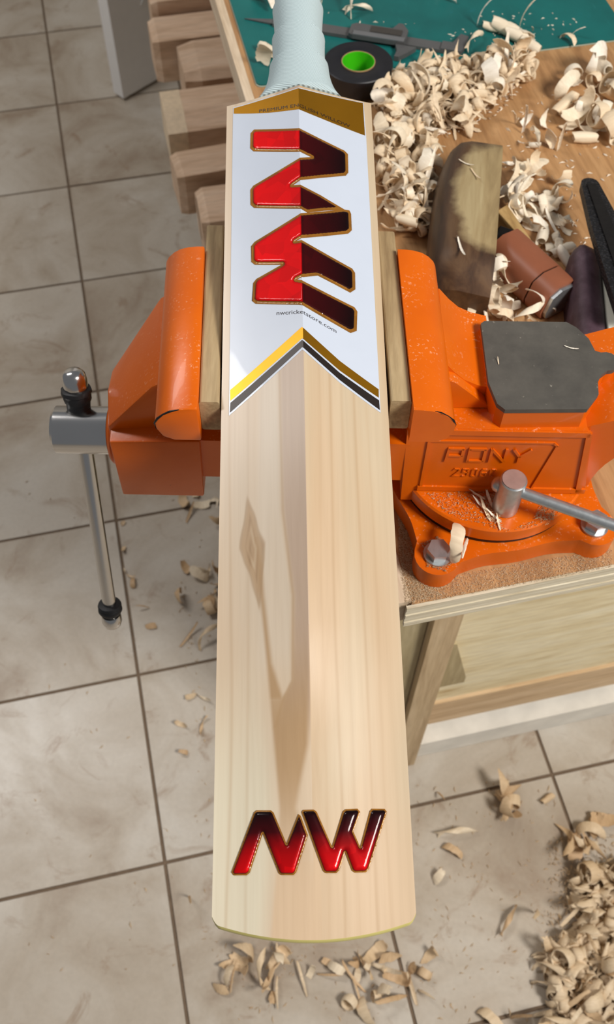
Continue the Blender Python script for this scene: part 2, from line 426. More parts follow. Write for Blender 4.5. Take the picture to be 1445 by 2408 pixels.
# swivel base with lugs
def base_outline(R, lugs, lr, rl, n=96):
    out = []
    for k in range(n * 2):
        a = 2 * math.pi * k / (n * 2); r = R
        for la in lugs:
            d = (a - math.radians(la) + math.pi) % (2 * math.pi) - math.pi
            # distance along the ray to the lug circle (centre rl, radius lr) blended into the round plate
            s = rl * math.sin(abs(d)); c = rl * math.cos(d)
            if abs(d) < 1.0:
                if s < lr: r = max(r, c + math.sqrt(lr * lr - s * s))
                w = math.exp(-(d / .27) ** 2); r = max(r, R + (rl + lr - R) * w * .72)
        out.append((VC.x + r * math.cos(a), VC.y + r * math.sin(a)))
    return out
LUGS = (242, 324, 62, 144)
bm = bmesh.new(); prism(bm, base_outline(.0810, LUGS, .0175, .096), 'z', .0004, .020, vfn)
build('swivel_base', bm, M['orange'], vise, bevel=.002, smooth=.6)
bm = bmesh.new(); cyl(bm, V(VC.x, VC.y, .0205), V(VC.x, VC.y, .0245), .0735, 64); build('swivel_ring', bm, M['black_iron'], vise, smooth=.6)
bm = bmesh.new(); cyl(bm, V(VC.x, VC.y, .0248), V(VC.x, VC.y, .0400), .0750, 96, .0015); build('swivel_plate', bm, M['orange'], vise, smooth=.6)
# rear body: beam housing, web, jaw and neck in one casting
bm = bmesh.new()
def nfn(x, y, z):                                # near and far sides slope in a little towards the top
    return (x, VY + (y - VY) * (1 - .06 * max(0, z - .04) / .08), ZB + z)
prism(bm, [(.0725, .026), (.083, .026), (.085, .0405), (.212, .0405), (.200, .108), (.196, .115), (.0695, .115)], 'y', .4105, .507, nfn)
# neck at the back end
neck = [(.196, .115), (.196, .0405), (.215, .0405)] + [(.215 + .034 * (1 - math.cos(t * math.pi / 16)), .0405 + .052 * math.sin(t * math.pi / 16)) for t in range(1, 9)] + [(.255, .100), (.255, .126), (.225, .128)]
prism(bm, neck, 'y', .417, .500, vfn)
jawR = [(.0642, .136), (.0642, .1700), (.0700, .1698), (.0760, .1690), (.0820, .1670), (.0870, .1636), (.0910, .1592), (.0930, .1550), (.0926, .1480), (.089, .1400), (.082, .136)]
prism(bm, jawR, 'y', .386, .531, skew)
webR = [(.070, .100), (.070, .150), (.092, .154), (.100, .1440), (.108, .1360), (.118, .1305), (.130, .127), (.130, .100)]
prism(bm, webR, 'y', .440, .509, vfn)
prism(bm, [(.088, .1155), (.088, .148), (.100, .143), (.1285, .1160)], 'y', .4315, .4405, vfn)      # near gusset
build('rear_body', bm, M['orange'], vise, bevel=.0014, smooth=.55)
# raised frame round the name panel
bm = bmesh.new()
def pf(x, h, out): 
    y = .4105; y = VY + (y - VY) * (1 - .06 * max(0, h - .04) / .08)
    return V(x, y - out, h)
def strip(bm, pts, w, out=.0016):
    for (x0, h0), (x1, h1) in zip(pts[:-1], pts[1:]):
        dx, dh = x1 - x0, h1 - h0; L = math.hypot(dx, dh); nx, nh = -dh / L * w / 2, dx / L * w / 2; ex_, eh = dx / L * w * .3, dh / L * w * .3
        q = [(x0 - ex_ + nx, h0 - eh + nh), (x1 + ex_ + nx, h1 + eh + nh), (x1 + ex_ - nx, h1 + eh - nh), (x0 - ex_ - nx, h0 - eh - nh)]
        a = [bm.verts.new(pf(x, h, -.001)) for x, h in q]; b = [bm.verts.new(pf(x + (.0003 if False else 0), h, out)) for x, h in q]
        bm.faces.new(a); bm.faces.new(b[::-1])
        for k in range(4): bm.faces.new((a[k], a[(k + 1) % 4], b[(k + 1) % 4], b[k]))
strip(bm, [(.0850, .0440), (.2095, .0440)], .0050)
strip(bm, [(.0735, .1120), (.1965, .1120)], .0052)
strip(bm, [(.2060, .0440), (.1975, .1120)], .0042)
strip(bm, [(.0860, .044), (.0862, .100)], .0022, .0012)
strip(bm, [(.0862, .1015), (.1750, .1015), (.1780, .0985), (.1700, .046)], .0016, .0012)
build('panel_frame', bm, M['orange'], vise, bevel=.0006, smooth=.6)
# cast name and number on the panel
def strokes(bm, segs, x, h, sx, sh, w, out):
    for pl in segs: strip(bm, [(x + px * sx, h + py * sh) for px, py in pl], w, out)
bm = bmesh.new()
LET = {'P': [[(0, 0), (0.08, 1), (.95, 1), (.95, .42), (.10, .42)]],
       'O': [[(.0, 1), (.95, 1), (.95, 0), (0, 0), (0, 1)]],
       'N': [[(0, 0), (0, 1), (.9, 0), (.9, 1)]],
       'Y': [[(0, 1), (.42, .45), (1.0, 1)], [(.42, .45), (.42, 0)]]}
x = .1005
for ch in 'PONY':
    strokes(bm, LET[ch], x, .0790, .0118, .0140, .0019, .0014); x += .0160
build('cast_name', bm, M['orange'], vise, bevel=.0004)
bm = bmesh.new()
DIG = {'2': [[(0, .85), (.2, 1), (.8, 1), (1, .8), (0, 0), (1, 0)]], '9': [[(.9, .55), (.1, .55), (.1, 1), (.9, 1), (.9, .2), (.7, 0), (.15, 0)]],
       '0': [[(.1, .1), (.1, .9), (.3, 1), (.8, 1), (.9, .9), (.9, .1), (.8, 0), (.3, 0), (.1, .1)]], '6': [[(.9, 1), (.3, 1), (.1, .8), (.1, 0), (.9, 0), (.9, .5), (.1, .5)]]}
x = .1080
for ch in '29060':
    strokes(bm, DIG[ch], x, .0600, .0046, .0085, .0011, .0009); x += .0068
build('cast_number', bm, M['orange'], vise, bevel=.0003)
# anvil: orange block, dark plate on top with a rounded tongue
ao = [(.1235, .4925), (.1262, .4950), (.186, .4955), (.1925, .4905), (.2000, .4800), (.2030, .4685)] + arc(.2100, .4590, .0086, 110, -95, 8) + \
     [(.2040, .4460), (.2010, .4400), (.2000, .4290), (.1905, .4160), (.1340, .4140), (.1290, .4190), (.1245, .4380)]
bm = bmesh.new(); prism(bm, [(VC.x + (x - VC.x) * .985, y + .0008) for x, y in ao], 'z', .112, .1325, vfn); build('anvil_block', bm, M['orange'], vise, bevel=.001, smooth=.5)
bm = bmesh.new(); prism(bm, ao, 'z', .1326, .1365, vfn); build('anvil_plate', bm, M['anvil'], vise, bevel=.0012, smooth=.5)
# movable jaw on the left
bm = bmesh.new()
jawL = [(-.0740, .136), (-.0740, .1700), (-.0800, .1698), (-.0860, .1690), (-.0920, .1670), (-.0970, .1636), (-.1010, .1592), (-.1035, .1545), (-.1030, .1480), (-.0995, .1400), (-.092, .136)]
prism(bm, jawL[::-1], 'y', .383, .531, skew)
# sloping web between jaw and screw boss
hull(bm, [V(-.085, .424, .155), V(-.085, .509, .155), V(-.1085, .425, .1400), V(-.1100, .509, .1400), V(-.1150, .503, .124), V(-.1440, .420, .100), V(-.1475, .4720, .100), V(-.1480, .452, .102), V(-.085, .424, .095), V(-.085, .505, .095), V(-.146, .424, .060), V(-.146, .48, .060)])
hull(bm, [V(-.1425, .409, .0965), V(-.0775, .409, .0990), V(-.1430, .409, .0270), V(-.0800, .409, .0270), V(-.1465, .474, .0965), V(-.0775, .505, .0990), V(-.1440, .474, .0270), V(-.0800, .505, .0270)])
build('movable_jaw', bm, M['orange'], vise, bevel=.0016, smooth=.5)
bm = bmesh.new(); cyl(bm, V(-.1400, .4560, .0470), V(-.1535, .4560, .0470), .0260, 40, .002); build('screw_boss', bm, M['orange'], vise, smooth=.6)
bm = bmesh.new(); box(bm, -.082, .080, .4125, .500, ZB + .050, ZB + .0960); build('slide_bar', bm, M['orange'], vise, bevel=.001)
bm = bmesh.new(); cyl(bm, V(-.1530, .4560, .0470), V(-.1990, .4560, .0470), .0188, 48, .0022); build('screw_head', bm, M['chrome'], vise, smooth=.6)
# tommy bar through the screw head
hb0, hb1 = V(-.1785, .4735, .0830), V(-.1785, .3915, -.1520)
hd = (hb1 - hb0).normalized()
bm = bmesh.new(); cyl(bm, hb0, hb1, .0062, 32); bar = build('handle_bar', bm, M['chrome'], vise, smooth=.6)
bm = bmesh.new(); lathe(bm, [(0, .002), (.0012, .0060), (.004, .0085), (.009, .0095), (.016, .0095), (.018, .0085)], hb0 - hd * .012, hb1, 32); build('end_knob', bm, M['chrome'], bar, smooth=.7)
bm = bmesh.new(); lathe(bm, [(0, .0085), (.002, .0090), (.008, .0092), (.0125, .0080), (.0150, .0055), (.016, .002)], hb1 - hd * .002, hb1 + hd * .1, 32); build('end_knob', bm, M['chrome'], bar, smooth=.7)
bm = bmesh.new(); lathe(bm, [(0, .0092), (.001, .0112), (.004, .0118), (.0055, .0104), (.0075, .0108), (.011, .0102), (.0125, .0092), (.016, .0094), (.0195, .0088), (.021, .0066)], hb0 + hd * .004, hb1, 32)
for v in bm.verts: v.co += Vector((noise.noise(v.co * 260), noise.noise(v.co * 240 + Vector((5, 0, 0))), 0)) * .0009
build('rubber_wrap', bm, M['rubber'], bar, smooth=.8)
bm = bmesh.new()
lathe(bm, [(0, .0070), (.001, .0100), (.003, .0108), (.0045, .0100), (.006, .0108), (.0085, .0110), (.0098, .0100), (.011, .0098), (.012, .0080)], hb1 - hd * .0165, hb1, 32)
build('rubber_ring', bm, M['rubber'], bar, smooth=.8)
# lock nut with its tommy rod
lb0 = V(.1495, .396, .0402)
bm = bmesh.new(); cyl(bm, lb0, lb0 + Vector((0, 0, .038)), .0098, 40, .0008); lock = build('lock_bolt', bm, M['zinc'], vise, smooth=.6)
bm = bmesh.new(); cyl(bm, lb0 + Vector((0, 0, .0381)), lb0 + Vector((0, 0, .0386)), .0086, 40); build('dusty_cap', bm, M['dusty_cap'], lock, smooth=.6)
r0, r1 = V(.1395, .4005, .0655), V(.2420, .3580, .0655)
bm = bmesh.new(); cyl(bm, r0, r1, .0044, 24); rod = build('lock_rod', bm, M['zinc'], vise, smooth=.6)
rd = (r1 - r0).normalized()
bm = bmesh.new(); lathe(bm, [(0, .001), (.001, .0038), (.003, .0056), (.006, .0062), (.008, .0045)], r0 - rd * .004, r1, 24); build('rod_end', bm, M['zinc'], rod, smooth=.8)
bm = bmesh.new(); lathe(bm, [(0, .0045), (.002, .0062), (.005, .0056), (.007, .0038), (.008, .001)], r1 - rd * .002, r1 + rd, 24); build('rod_end', bm, M['zinc'], rod, smooth=.8)
for la in LUGS:
    c = VC + Vector((math.cos(math.radians(la)), math.sin(math.radians(la)), 0)) * .096
    bm = bmesh.new(); cyl(bm, (c.x, c.y, ZB + .0202), (c.x, c.y, ZB + .0222), .0108, 32)
    bolt = build('washer', bm, M['zinc'], vise, smooth=.6)
    bm = bmesh.new(); prism(bm, [(c.x + .0088 * math.cos(k * math.pi / 3 + la), c.y + .0088 * math.sin(k * math.pi / 3 + la)) for k in range(6)], 'z', .0223, .0300, vfn)
    build('hex_bolt', bm, M['zinc'], vise, bevel=.0008)
    bm = bmesh.new(); cyl(bm, (c.x, c.y, ZB - TH - .0032), (c.x, c.y, ZB - TH - .0006), .0150, 32); build('under_washer', bm, M['zinc'], vise, smooth=.6)
    bm = bmesh.new(); cyl(bm, (c.x, c.y, ZB - TH - .014), (c.x, c.y, ZB - TH - .0033), .0042, 16); build('bolt_end', bm, M['zinc'], vise, smooth=.6)

for nm_, jw in (('right', jawR), ('left', jawL)):
    y0_ = .3858 if nm_ == 'right' else .3828
    bm = bmesh.new(); tube(bm, [Vector(skew(x_, y0_ + .0009, h_ - .0004)) for x_, h_ in jw[3:9]], [.0003, .0008, .0006, .0009, .0006, .0003], 6)
    build('worn_edge', bm, M['black_iron'], vise)
# wooden jaw pads, gripped between jaw and bat
PADZ = (.137, .1665)
def pad(label, x0, x1, y0, y1):
    t = thing('jaw_pad', label, 'wood pad', Vector(((x0 + x1) / 2, .47, ZB + PADZ[0])))
    bm = bmesh.new(); prism(bm, rrect(x0, x1, PADZ[0], PADZ[1], .0015, 2), 'y', y0, y1, skew); build('body', bm, M['pad'], t, bevel=.0008)
pad('grey brown wooden pad between the left vise jaw and the bat', -.0738, -.0607, .392, .556)
pad('grey brown wooden pad between the right vise jaw and the bat', .0506, .0640, .396, .553)

# ------------------------------------------------------------------ cricket bat
L, HW = .5642, .054
BO = Vector((.0079, .0889, .9355)); BA = Vector((-.0198, .5565, .0908)).normalized()
BR = Vector((.1079, .0041, .0026)); BR = (BR - BA * BR.dot(BA)).normalized(); BN = BR.cross(BA)
bat = thing('cricket_bat', 'pale willow cricket bat with white grip clamped back up in the orange vise', 'cricket bat', BO, rot=Matrix((BR, BA, BN)).transposed())
def lerp(x, pts):
    if x <= pts[0][0]: return pts[0][1]
    for (a, b), (c, d) in zip(pts[:-1], pts[1:]):
        if x <= c: return b + (d - b) * (x - a) / (c - a)
    return pts[-1][1]
RHT = [(-.02, .003), (0, .004), (.06, .007), (.10, .011), (.16, .018), (.25, .0235), (.36, .0235), (.48, .021), (.58, .018)]
def rise(u):
    k = 0
    while k < len(RHT) - 2 and u > RHT[k + 1][0]: k += 1
    def sl(i):
        a, b = RHT[max(i - 1, 0)], RHT[min(i + 1, len(RHT) - 1)]; return (b[1] - a[1]) / (b[0] - a[0])
    (x0, y0), (x1, y1) = RHT[k], RHT[k + 1]; h = x1 - x0; t = max(0, min(1, (u - x0) / h))
    return y0 * (1 + 2 * t) * (1 - t) ** 2 + sl(k) * h * t * (1 - t) ** 2 + y1 * t * t * (3 - 2 * t) + sl(k + 1) * h * t * t * (t - 1)
def S(u, v):
    rh = rise(u); t = min(abs(v) / HW, 1); sh = max(0, min(1, (u - .035) / .115)); sh = sh * sh * (3 - 2 * sh)
    return rh * (sharp(t) * sh + (1 - sh) * math.cos(t * math.pi / 2) ** 2)
def sharp(t): return (1 - t) ** 1.12
def toe_u(v):
    t = abs(v) / HW; return -.0088 * (1 - t * t) + (.0035 * max(0, (t - .93) / .07) ** 2)
STL = [(-.01, -.0225), (.0356, -.0185), (.0575, -.0176), (.0916, -.0204), (.1371, -.0243), (.1778, -.0283), (.1965, -.0301), (.2092, -.0318)]
STR = [(-.01, .02), (.0356, -.002), (.0572, -.0086), (.0682, -.0066), (.0907, -.0017), (.1021, -.0006), (.1171, -.0154), (.1368, -.0214), (.1775, -.0257), (.196, -.0267), (.2092, -.0300)]
RB = [(-.01, .003), (.0356, -.002), (.0572, -.0086), (.0682, -.0066), (.0907, -.0015), (.13, .0002), (.3, .0002)]
LN = [(.10, -.020), (.117, -.0147), (.1262, -.0097), (.1751, -.0086), (.2288, -.0143), (.2861, -.0152), (.36, -.016)]
def mixc(a, b, f): f = max(0, min(1, f)); return tuple(a[k] + (b[k] - a[k]) * f for k in range(3))
def sm(x, a, b): 
    t = max(0, min(1, (x - a) / (b - a))); return t * t * (3 - 2 * t)
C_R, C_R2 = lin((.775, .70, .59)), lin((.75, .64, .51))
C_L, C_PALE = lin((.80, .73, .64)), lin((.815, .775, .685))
C_BR, C_MAU, C_PK = lin((.665, .54, .395)), lin((.705, .61, .53)), lin((.80, .695, .575))
def bat_col(u, v):
    nz = noise.noise(Vector((u * 6, v * 60, 1.7)))
    n2 = noise.noise(Vector((u * 14, v * 320, 4.1))) 
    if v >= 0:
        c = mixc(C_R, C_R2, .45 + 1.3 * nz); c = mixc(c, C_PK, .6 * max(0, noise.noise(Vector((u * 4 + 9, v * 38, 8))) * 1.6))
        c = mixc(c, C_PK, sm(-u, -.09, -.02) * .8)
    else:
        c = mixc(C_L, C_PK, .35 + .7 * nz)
        # greenish white sapwood to the left of the heart streak, lower down
        l = lerp(u, STL)
        c = mixc(c, C_PALE, sm(-u, -.16, -.05) * sm(l - v, -.002, .010))
        # mauve brown band along the spine, partly the left facet's shade painted in
        c = mixc(c, C_MAU, sm(v - lerp(u, LN), -.0015, .0025) * sm(u, .085, .12) * .9)
        c = mixc(c, mixc(C_L, (.7, .7, .66), .18), sm(v, -.032, -.026) * (1 - sm(v - lerp(u, LN), -.003, 0)) * sm(u, .115, .15) * .6)
        if u < .03: c = mixc(c, C_PK, sm(v, l - .002, l + .002) * (1 - sm(u, .0, .05)) )
    if u < .215 and v < .004:
        l, r = lerp(u, STL), lerp(u, STR)
        f = sm(v, l - .0014, l + .0014) * (1 - sm(v, r - .0018, r + .0018)) * sm(u, .112, .118)
        rb = lerp(u, RB); pale = (1 - sm(v - lerp(u, LN), -.0012, .0012)) * sm(u, .115, .121) if u > .1 else 0
        f2 = sm(v, l - .0014, l + .0014) * (1 - sm(v, rb - .0020, rb + .0020)) * (1 - sm(u, .095, .17)) * (1 - pale) * sm(u, .0, .085)
        c = mixc(c, C_BR, max(f, f2) * .92)
        if u < .06: c = mixc(c, C_PK, sm(v, l - .001, l + .001) * (1 - sm(u, .01, .06)) * .7)
    # knot figure
    wv = v + .0016 * noise.noise(Vector((u * 45, v * 120, 9))); wu = u + .004 * noise.noise(Vector((u * 60, v * 200, 3)))
    d = ((abs(wv + .0328 - (.2085 - wu) * .10) / .0074) ** 1.15 + (abs(wu - .2085) / (.036 if u < .2085 else .032)) ** 1.15)
    if d < 1.3:
        c = mixc(c, C_BR, (1 - sm(d, .75, 1.15)) * .85)
        rr = noise.noise(Vector((wu * 30, wv * 330, 0))) + .35 * math.sin(d * 15)
        c = mixc(c, mixc(C_BR, (.16, .09, .04), .45), (1 - sm(d, .7, 1.05)) * max(0, rr) * 1.1)
        c = mixc(c, mixc(C_BR, (.2, .12, .06), .3), math.exp(-((d - .98) / .10) ** 2) * .5)
        c = mixc(c, C_R, (1 - sm(d, .3, .8)) * max(0, -rr) * .9)
    # a few darker grain lines
    for k, (vv, a) in enumerate(((-.0465, .10), (-.037, .07), (.0085, .06), (.016, .13), (.0245, .05), (.031, .12), (.041, .06))):
        w = vv + .0035 * noise.noise(Vector((u * 5, k * 7.3, 0))) 
        c = mixc(c, C_BR, math.exp(-((v - w) / .0010) ** 2) * a * 3.0)
    k = abs(v - lerp(u, LN)); 
    if v < 0 and u > .1: c = mixc(c, C_BR, math.exp(-(k / .0010) ** 2) * .5)
    g = 1 + .035 * n2
    return tuple(min(1, x * g) for x in c)
NU, NV = 500, 220
bm = bmesh.new(); cl = bm.verts.layers.float_color.new('wood')
top = []
for i in range(NU + 1):
    s = i / NU; row = []
    for j in range(NV + 1):
        v = -HW + 2 * HW * j / NV
        u0 = toe_u(v); u = u0 + (L - u0) * s
        q = bm.verts.new((v, u, S(u, v))); q[cl] = bat_col(u, v) + (1,); row.append(q)
    top.append(row)
for i in range(NU):
    for j in range(NV): bm.faces.new((top[i][j], top[i][j + 1], top[i + 1][j + 1], top[i + 1][j]))
def edge_t(u): return lerp(u, [(-.01, .018), (.03, .022), (.12, .033), (.25, .038), (.45, .037), (.565, .031)])
EC = lin((.80, .69, .55)) + (1,)
loop = [top[i][0] for i in range(NU, -1, -6)] + top[0][1:NV:4] + [top[0][NV]] + [top[i][NV] for i in range(6, NU + 1, 6)]
def low(q, f):
    w = bm.verts.new((q.co.x * (1 - .02 * f), q.co.y, -edge_t(q.co.y) * f - S(q.co.y, q.co.x) * 0)); w[cl] = EC; return w
# edges and face side (hidden below): full outline, two rings
full = [top[i][0] for i in range(NU, 0, -1)] + top[0][:NV] + [top[i][NV] for i in range(0, NU)] + [top[NU][j] for j in range(NV, 0, -1)]
r1 = [low(q, .85) for q in full]; r2 = []
for q in full:
    w = bm.verts.new((q.co.x * .9, q.co.y, -edge_t(q.co.y))); w[cl] = EC; r2.append(w)
n = len(full)
for k in range(n):
    a = (k + 1) % n
    bm.faces.new((full[k], r1[k], r1[a], full[a])); bm.faces.new((r1[k], r2[k], r2[a], r1[a]))
bm.faces.new(r2)
def willow_mat():
    t = NT('bat_willow'); at = t.n('ShaderNodeVertexColor', layer_name='wood')
    mp = t.coords((420, 9, 420)); nz = t.noise(mp, 1, 5, .6)
    rf = t.ramp(nz, 0, [(.25, (.90, .88, .85)), (.6, (1, 1, 1))])
    src = t.mix(.55, (at, 0), (rf, 0), 'MULTIPLY'); t.col(src)
    t.b.inputs['Roughness'].default_value = .34; t.b.inputs['Coat Weight'].default_value = .15; t.b.inputs['Coat Roughness'].default_value = .22
    t.bump(nz, 0, .05, .0004); return t.m
M['willow'] = willow_mat()
blade = build('blade', bm, M['willow'], bat, local=True, smooth=.7)
# bevelled toe edge in greenish sealed wood
bm = bmesh.new(); rows = []
for j in range(65):
    v = -HW + 2 * HW * j / 64; u = toe_u(v); w = S(u, v)
    prof = [(u + .0004, w - .0006), (u - .0006, w - .0012), (u - .0016, w - .004), (u - .0018, -.010), (u - .0012, -edge_t(u) + .001), (u + .002, -edge_t(u) + .001)]
    rows.append([bm.verts.new((v, a, b)) for a, b in prof])
for j in range(64):
    for k in range(5): bm.faces.new((rows[j][k], rows[j + 1][k], rows[j + 1][k + 1], rows[j][k + 1]))
    bm.faces.new((rows[j][5], rows[j + 1][5], rows[j + 1][0], rows[j][0]))
bm.faces.new(rows[0]); bm.faces.new(rows[-1][::-1])
tag(build('toe_edge', bm, plain('toe_sealer', rgb(196, 184, 112), .35, var=.06), bat, local=True, smooth=.8), 'yellowish green toe edge')

def sheet(poly, lift, gridu=.006, gridv=.0045, domed=None):
    """a thin sheet that follows the back of the bat; poly in (u, v)"""
    bm = bmesh.new(); vs_ = [bm.verts.new((v, u, 0)) for u, v in poly]
    es = [bm.edges.new((vs_[k], vs_[(k + 1) % len(vs_)])) for k in range(len(vs_))]
    bmesh.ops.triangle_fill(bm, use_beauty=True, use_dissolve=False, edges=es)
    us = [p[0] for p in poly]; vv = [p[1] for p in poly]
    def cuts(a, b, st, nrm):
        k = math.ceil(a / st)
        while k * st < b:
            co = Vector((k * st, 0, 0)) if nrm.x else Vector((0, k * st, 0))
            bmesh.ops.bisect_plane(bm, geom=bm.verts[:] + bm.edges[:] + bm.faces[:], plane_co=co, plane_no=nrm, dist=1e-7); k += 1
    cuts(min(vv), max(vv), gridv, Vector((1, 0, 0))); cuts(min(us), max(us), gridu, Vector((0, 1, 0)))
    bmesh.ops.remove_doubles(bm, verts=bm.verts[:], dist=2e-6)
    da = None
    if domed:
        da = bm.verts.layers.float.new('edge'); db = bm.verts.layers.float.new('grad')
        seg = [(Vector((poly[k][1], poly[k][0])), Vector((poly[(k + 1) % len(poly)][1], poly[(k + 1) % len(poly)][0]))) for k in range(len(poly))]
    for q in bm.verts:
        h = lift
        if domed:
            p = Vector((q.co.x, q.co.y)); d = 9.
            for a, b in seg:
                ab = b - a; t = max(0, min(1, (p - a).dot(ab) / max(ab.length_squared, 1e-12))); d = min(d, (a + ab * t - p).length)
            q[da] = d; q[db] = domed['grad'](q.co.y, q.co.x)
            e = max(0, d - domed['border']); w = domed['round']
            h += domed['h'] * math.sqrt(max(0, 1 - (1 - min(e / w, 1)) ** 2))
        q.co.z = S(q.co.y, q.co.x) + h
    for f in bm.faces:
        if f.normal.z < 0: f.normal_flip()
    # real thickness: drop a skirt to the wood
    be = [e for e in bm.edges if e.is_boundary]
    r = bmesh.ops.extrude_edge_only(bm, edges=be)
    for q in [g for g in r['geom'] if isinstance(g, bmesh.types.BMVert)]: q.co.z -= lift * .9
    return bm
def interp(pts, v): return lerp(v, [(b, a) for a, b in pts])
GB_TOP = [(.5604, -.0486), (.561, .0012), (.5625, .0478)]
GB_BOT = [(.5551, -.0487), (.546, -.022), (.54, .0009), (.5357, .0242), (.5312, .0481)]
WH_BOT = [(.3199, -.0482), (.3531, -.0008), (.3338, .0232), (.3183, .0484)]
GC_BOT = [(.312, -.048), (.3445, -.0008), (.3265, .023), (.312, .0482)]
BK_TOP = [(.3104, -.0479), (.3432, -.0008), (.3249, .0229), (.3101, .0483)]
BK_BOT = [(.3033, -.0482), (.3379, -.0008), (.3195, .0228), (.303, .0485)]
LAB = [(.5612, -.0492), (.5618, .0012), (.5630, .0482), (.5299, .0489), (.3012, .0489), (.3175, .0229), (.3360, -.0008), (.3012, -.0488), (.5299, -.0492)]
def foil(name, c, rough, metal):
    return plain(name, c, rough, metal, var=.03, scale=30, coat=.3)
lab = build('back_label', sheet(LAB, .00022), plain('label_white', rgb(196, 204, 218), .28, var=.015, coat=.2), bat, local=True, smooth=.6); tag(lab, 'white printed label')
gold = plain('gold_foil', rgb(176, 122, 22), .30, .75, var=.08, scale=25)
def sub(name, poly, m, lift): return build(name, sheet(poly, lift), m, lab, local=True, smooth=.6)
tag(sub('gold_band', GB_TOP + GB_BOT[::-1], gold, .00034), 'gold band')
tag(sub('gold_chevron', WH_BOT + GC_BOT[::-1], gold, .00034), 'gold chevron')
tag(sub('black_chevron', BK_TOP + BK_BOT[::-1], plain('black_foil', rgb(44, 36, 32), .35, .3), .00034), 'black chevron')
N1 = [(.5315, -.0357), (.5341, -.0331), (.5224, -.0015), (.5215, .001), (.5121, .0322), (.5097, .0347), (.4927, .0344), (.4894, .0325), (.4809, .0137), (.4736, -.001), (.4716, -.0052), (.4698, .0002), (.4657, .0134), (.4584, .0305), (.4527, .016), (.4471, .0044), (.4495, -.0015), (.4623, -.0328), (.466, -.0354), (.4792, -.0356), (.4822, -.0334), (.4899, -.012), (.494, -.0004), (.4978, .0081), (.5005, -.0018), (.5138, -.0335), (.5175, -.0359)]
W1 = [(.4467, .004), (.4521, .016), (.4583, .03), (.4587, .034), (.456, .0351), (.4419, .0351), (.4383, .0325), (.4311, .0164), (.4243, .001), (.4226, -.0038), (.4219, .001), (.4093, .0342), (.4063, .0361), (.3928, .0358), (.3891, .0321), (.393, .0212), (.3964, .0104), (.3922, .001), (.3912, -.0035), (.3889, .0005), (.3781, .0346), (.3752, .0365), (.3598, .0355), (.357, .0312), (.3636, .0148), (.3695, .0002), (.3709, -.0026), (.3816, -.0315), (.3847, -.034), (.3987, -.0332), (.4014, -.0309), (.4069, -.0136), (.4135, -.0321), (.4167, -.0346), (.4298, -.0348), (.4328, -.0322), (.4447, -.0006)]
N2 = [(.0252, -.0439), (.0557, -.0317), (.0567, -.0302), (.0564, -.0224), (.0553, -.021), (.0388, -.014), (.0539, -.0074), (.0531, -.0062), (.0429, -.0024), (.0244, -.009), (.023, -.0105), (.0232, -.0171), (.0242, -.0184), (.0446, -.0269), (.0248, -.0339), (.0235, -.0356), (.0236, -.0426)]
W2 = [(.055, -.0057), (.0561, -.0047), (.0561, .0011), (.0549, .0026), (.037, .0104), (.0549, .0167), (.0561, .0182), (.0564, .0249), (.0548, .0263), (.0445, .0222), (.0366, .0256), (.0552, .0316), (.0564, .0329), (.0563, .0399), (.0547, .041), (.0253, .0298), (.0238, .0281), (.0237, .0223), (.0247, .0207), (.034, .0173), (.0251, .014), (.0236, .0123), (.0237, .0066), (.0249, .0052)]
def letter_mat(name, border, dark, stops=None):
    """gold rim, thin dark line, then a printed fade from blackish maroon to red, with facet reflections painted in on the big letters, under clear gel"""
    t = NT(name)
    a = t.n('ShaderNodeAttribute', attribute_name='edge'); g = t.n('ShaderNodeAttribute', attribute_name='grad')
    rg = t.ramp(g, 'Fac', stops or [(0, rgb(226, 2, 8)), (.42, rgb(196, 2, 8)), (.58, rgb(70, 2, 5)), (1, rgb(22, 1, 2))])
    mul = t.n('ShaderNodeMath', operation='MULTIPLY'); mul.inputs[1].default_value = 100; t.l(a, 'Fac', mul, 0)
    b = border * 100
    re = t.ramp(mul, 0, [(0, (0, 0, 0)), (b - .012, (0, 0, 0)), (b + .012, (1, 1, 1))])
    rdk = t.ramp(mul, 0, [(b, (1, 1, 1)), (b + dark * 100, (0, 0, 0))])
    inner = t.mix((rdk, 0), (rg, 0), rgb(40, 10, 8))
    src = t.mix((re, 0), rgb(150, 100, 36), inner); t.col(src)
    mp = t.coords((1, 1, 0)); vo = t.n('ShaderNodeTexVoronoi'); vo.inputs['Scale'].default_value = 95; t.l(mp, 0, vo, 'Vector')
    sp = t.n('ShaderNodeSeparateColor'); t.l(vo, 'Color', sp, 0); rv = t.ramp(sp, 0, [(0, (.68, .66, .66)), (1, (1, 1, 1))])
    src = t.mix(.8, src, (rv, 0), 'MULTIPLY'); t.col(src)
    t.b.inputs['Metallic'].default_value = .2; t.b.inputs['Roughness'].default_value = .45
    t.b.inputs['Coat Weight'].default_value = .4; t.b.inputs['Coat Roughness'].default_value = .05
    t.b.inputs['Specular IOR Level'].default_value = .05
    return t.m
gtop = dict(border=.0020, round=.0013, h=.0008, grad=lambda u, v: min(1, max(0, .5 + v / .004)) if abs(v) < .002 else (min(1, .62 + v * 12) if v > 0 else max(0, .28 + v * 8)))  # ridge step paints facet reflections into the printed fade: bright left, dark right
gtoe = dict(border=.0008, round=.0030, h=.0016, grad=lambda u, v: min(1, max(0, (u - .0235) / .033 * 1.05)))
LM1, LM2 = letter_mat('logo_print_facet_light', .0020, .0005), letter_mat('toe_logo_print', .0008, .0006, [(0, rgb(206, 2, 8)), (.30, rgb(178, 2, 8)), (.68, rgb(64, 2, 7)), (1, rgb(16, 1, 3))])
tag(build('raised_letter', sheet(N1, .0005, .0011, .0011, gtop), LM1, bat, local=True, smooth=1.2), 'red and maroon letter N with a gold rim')
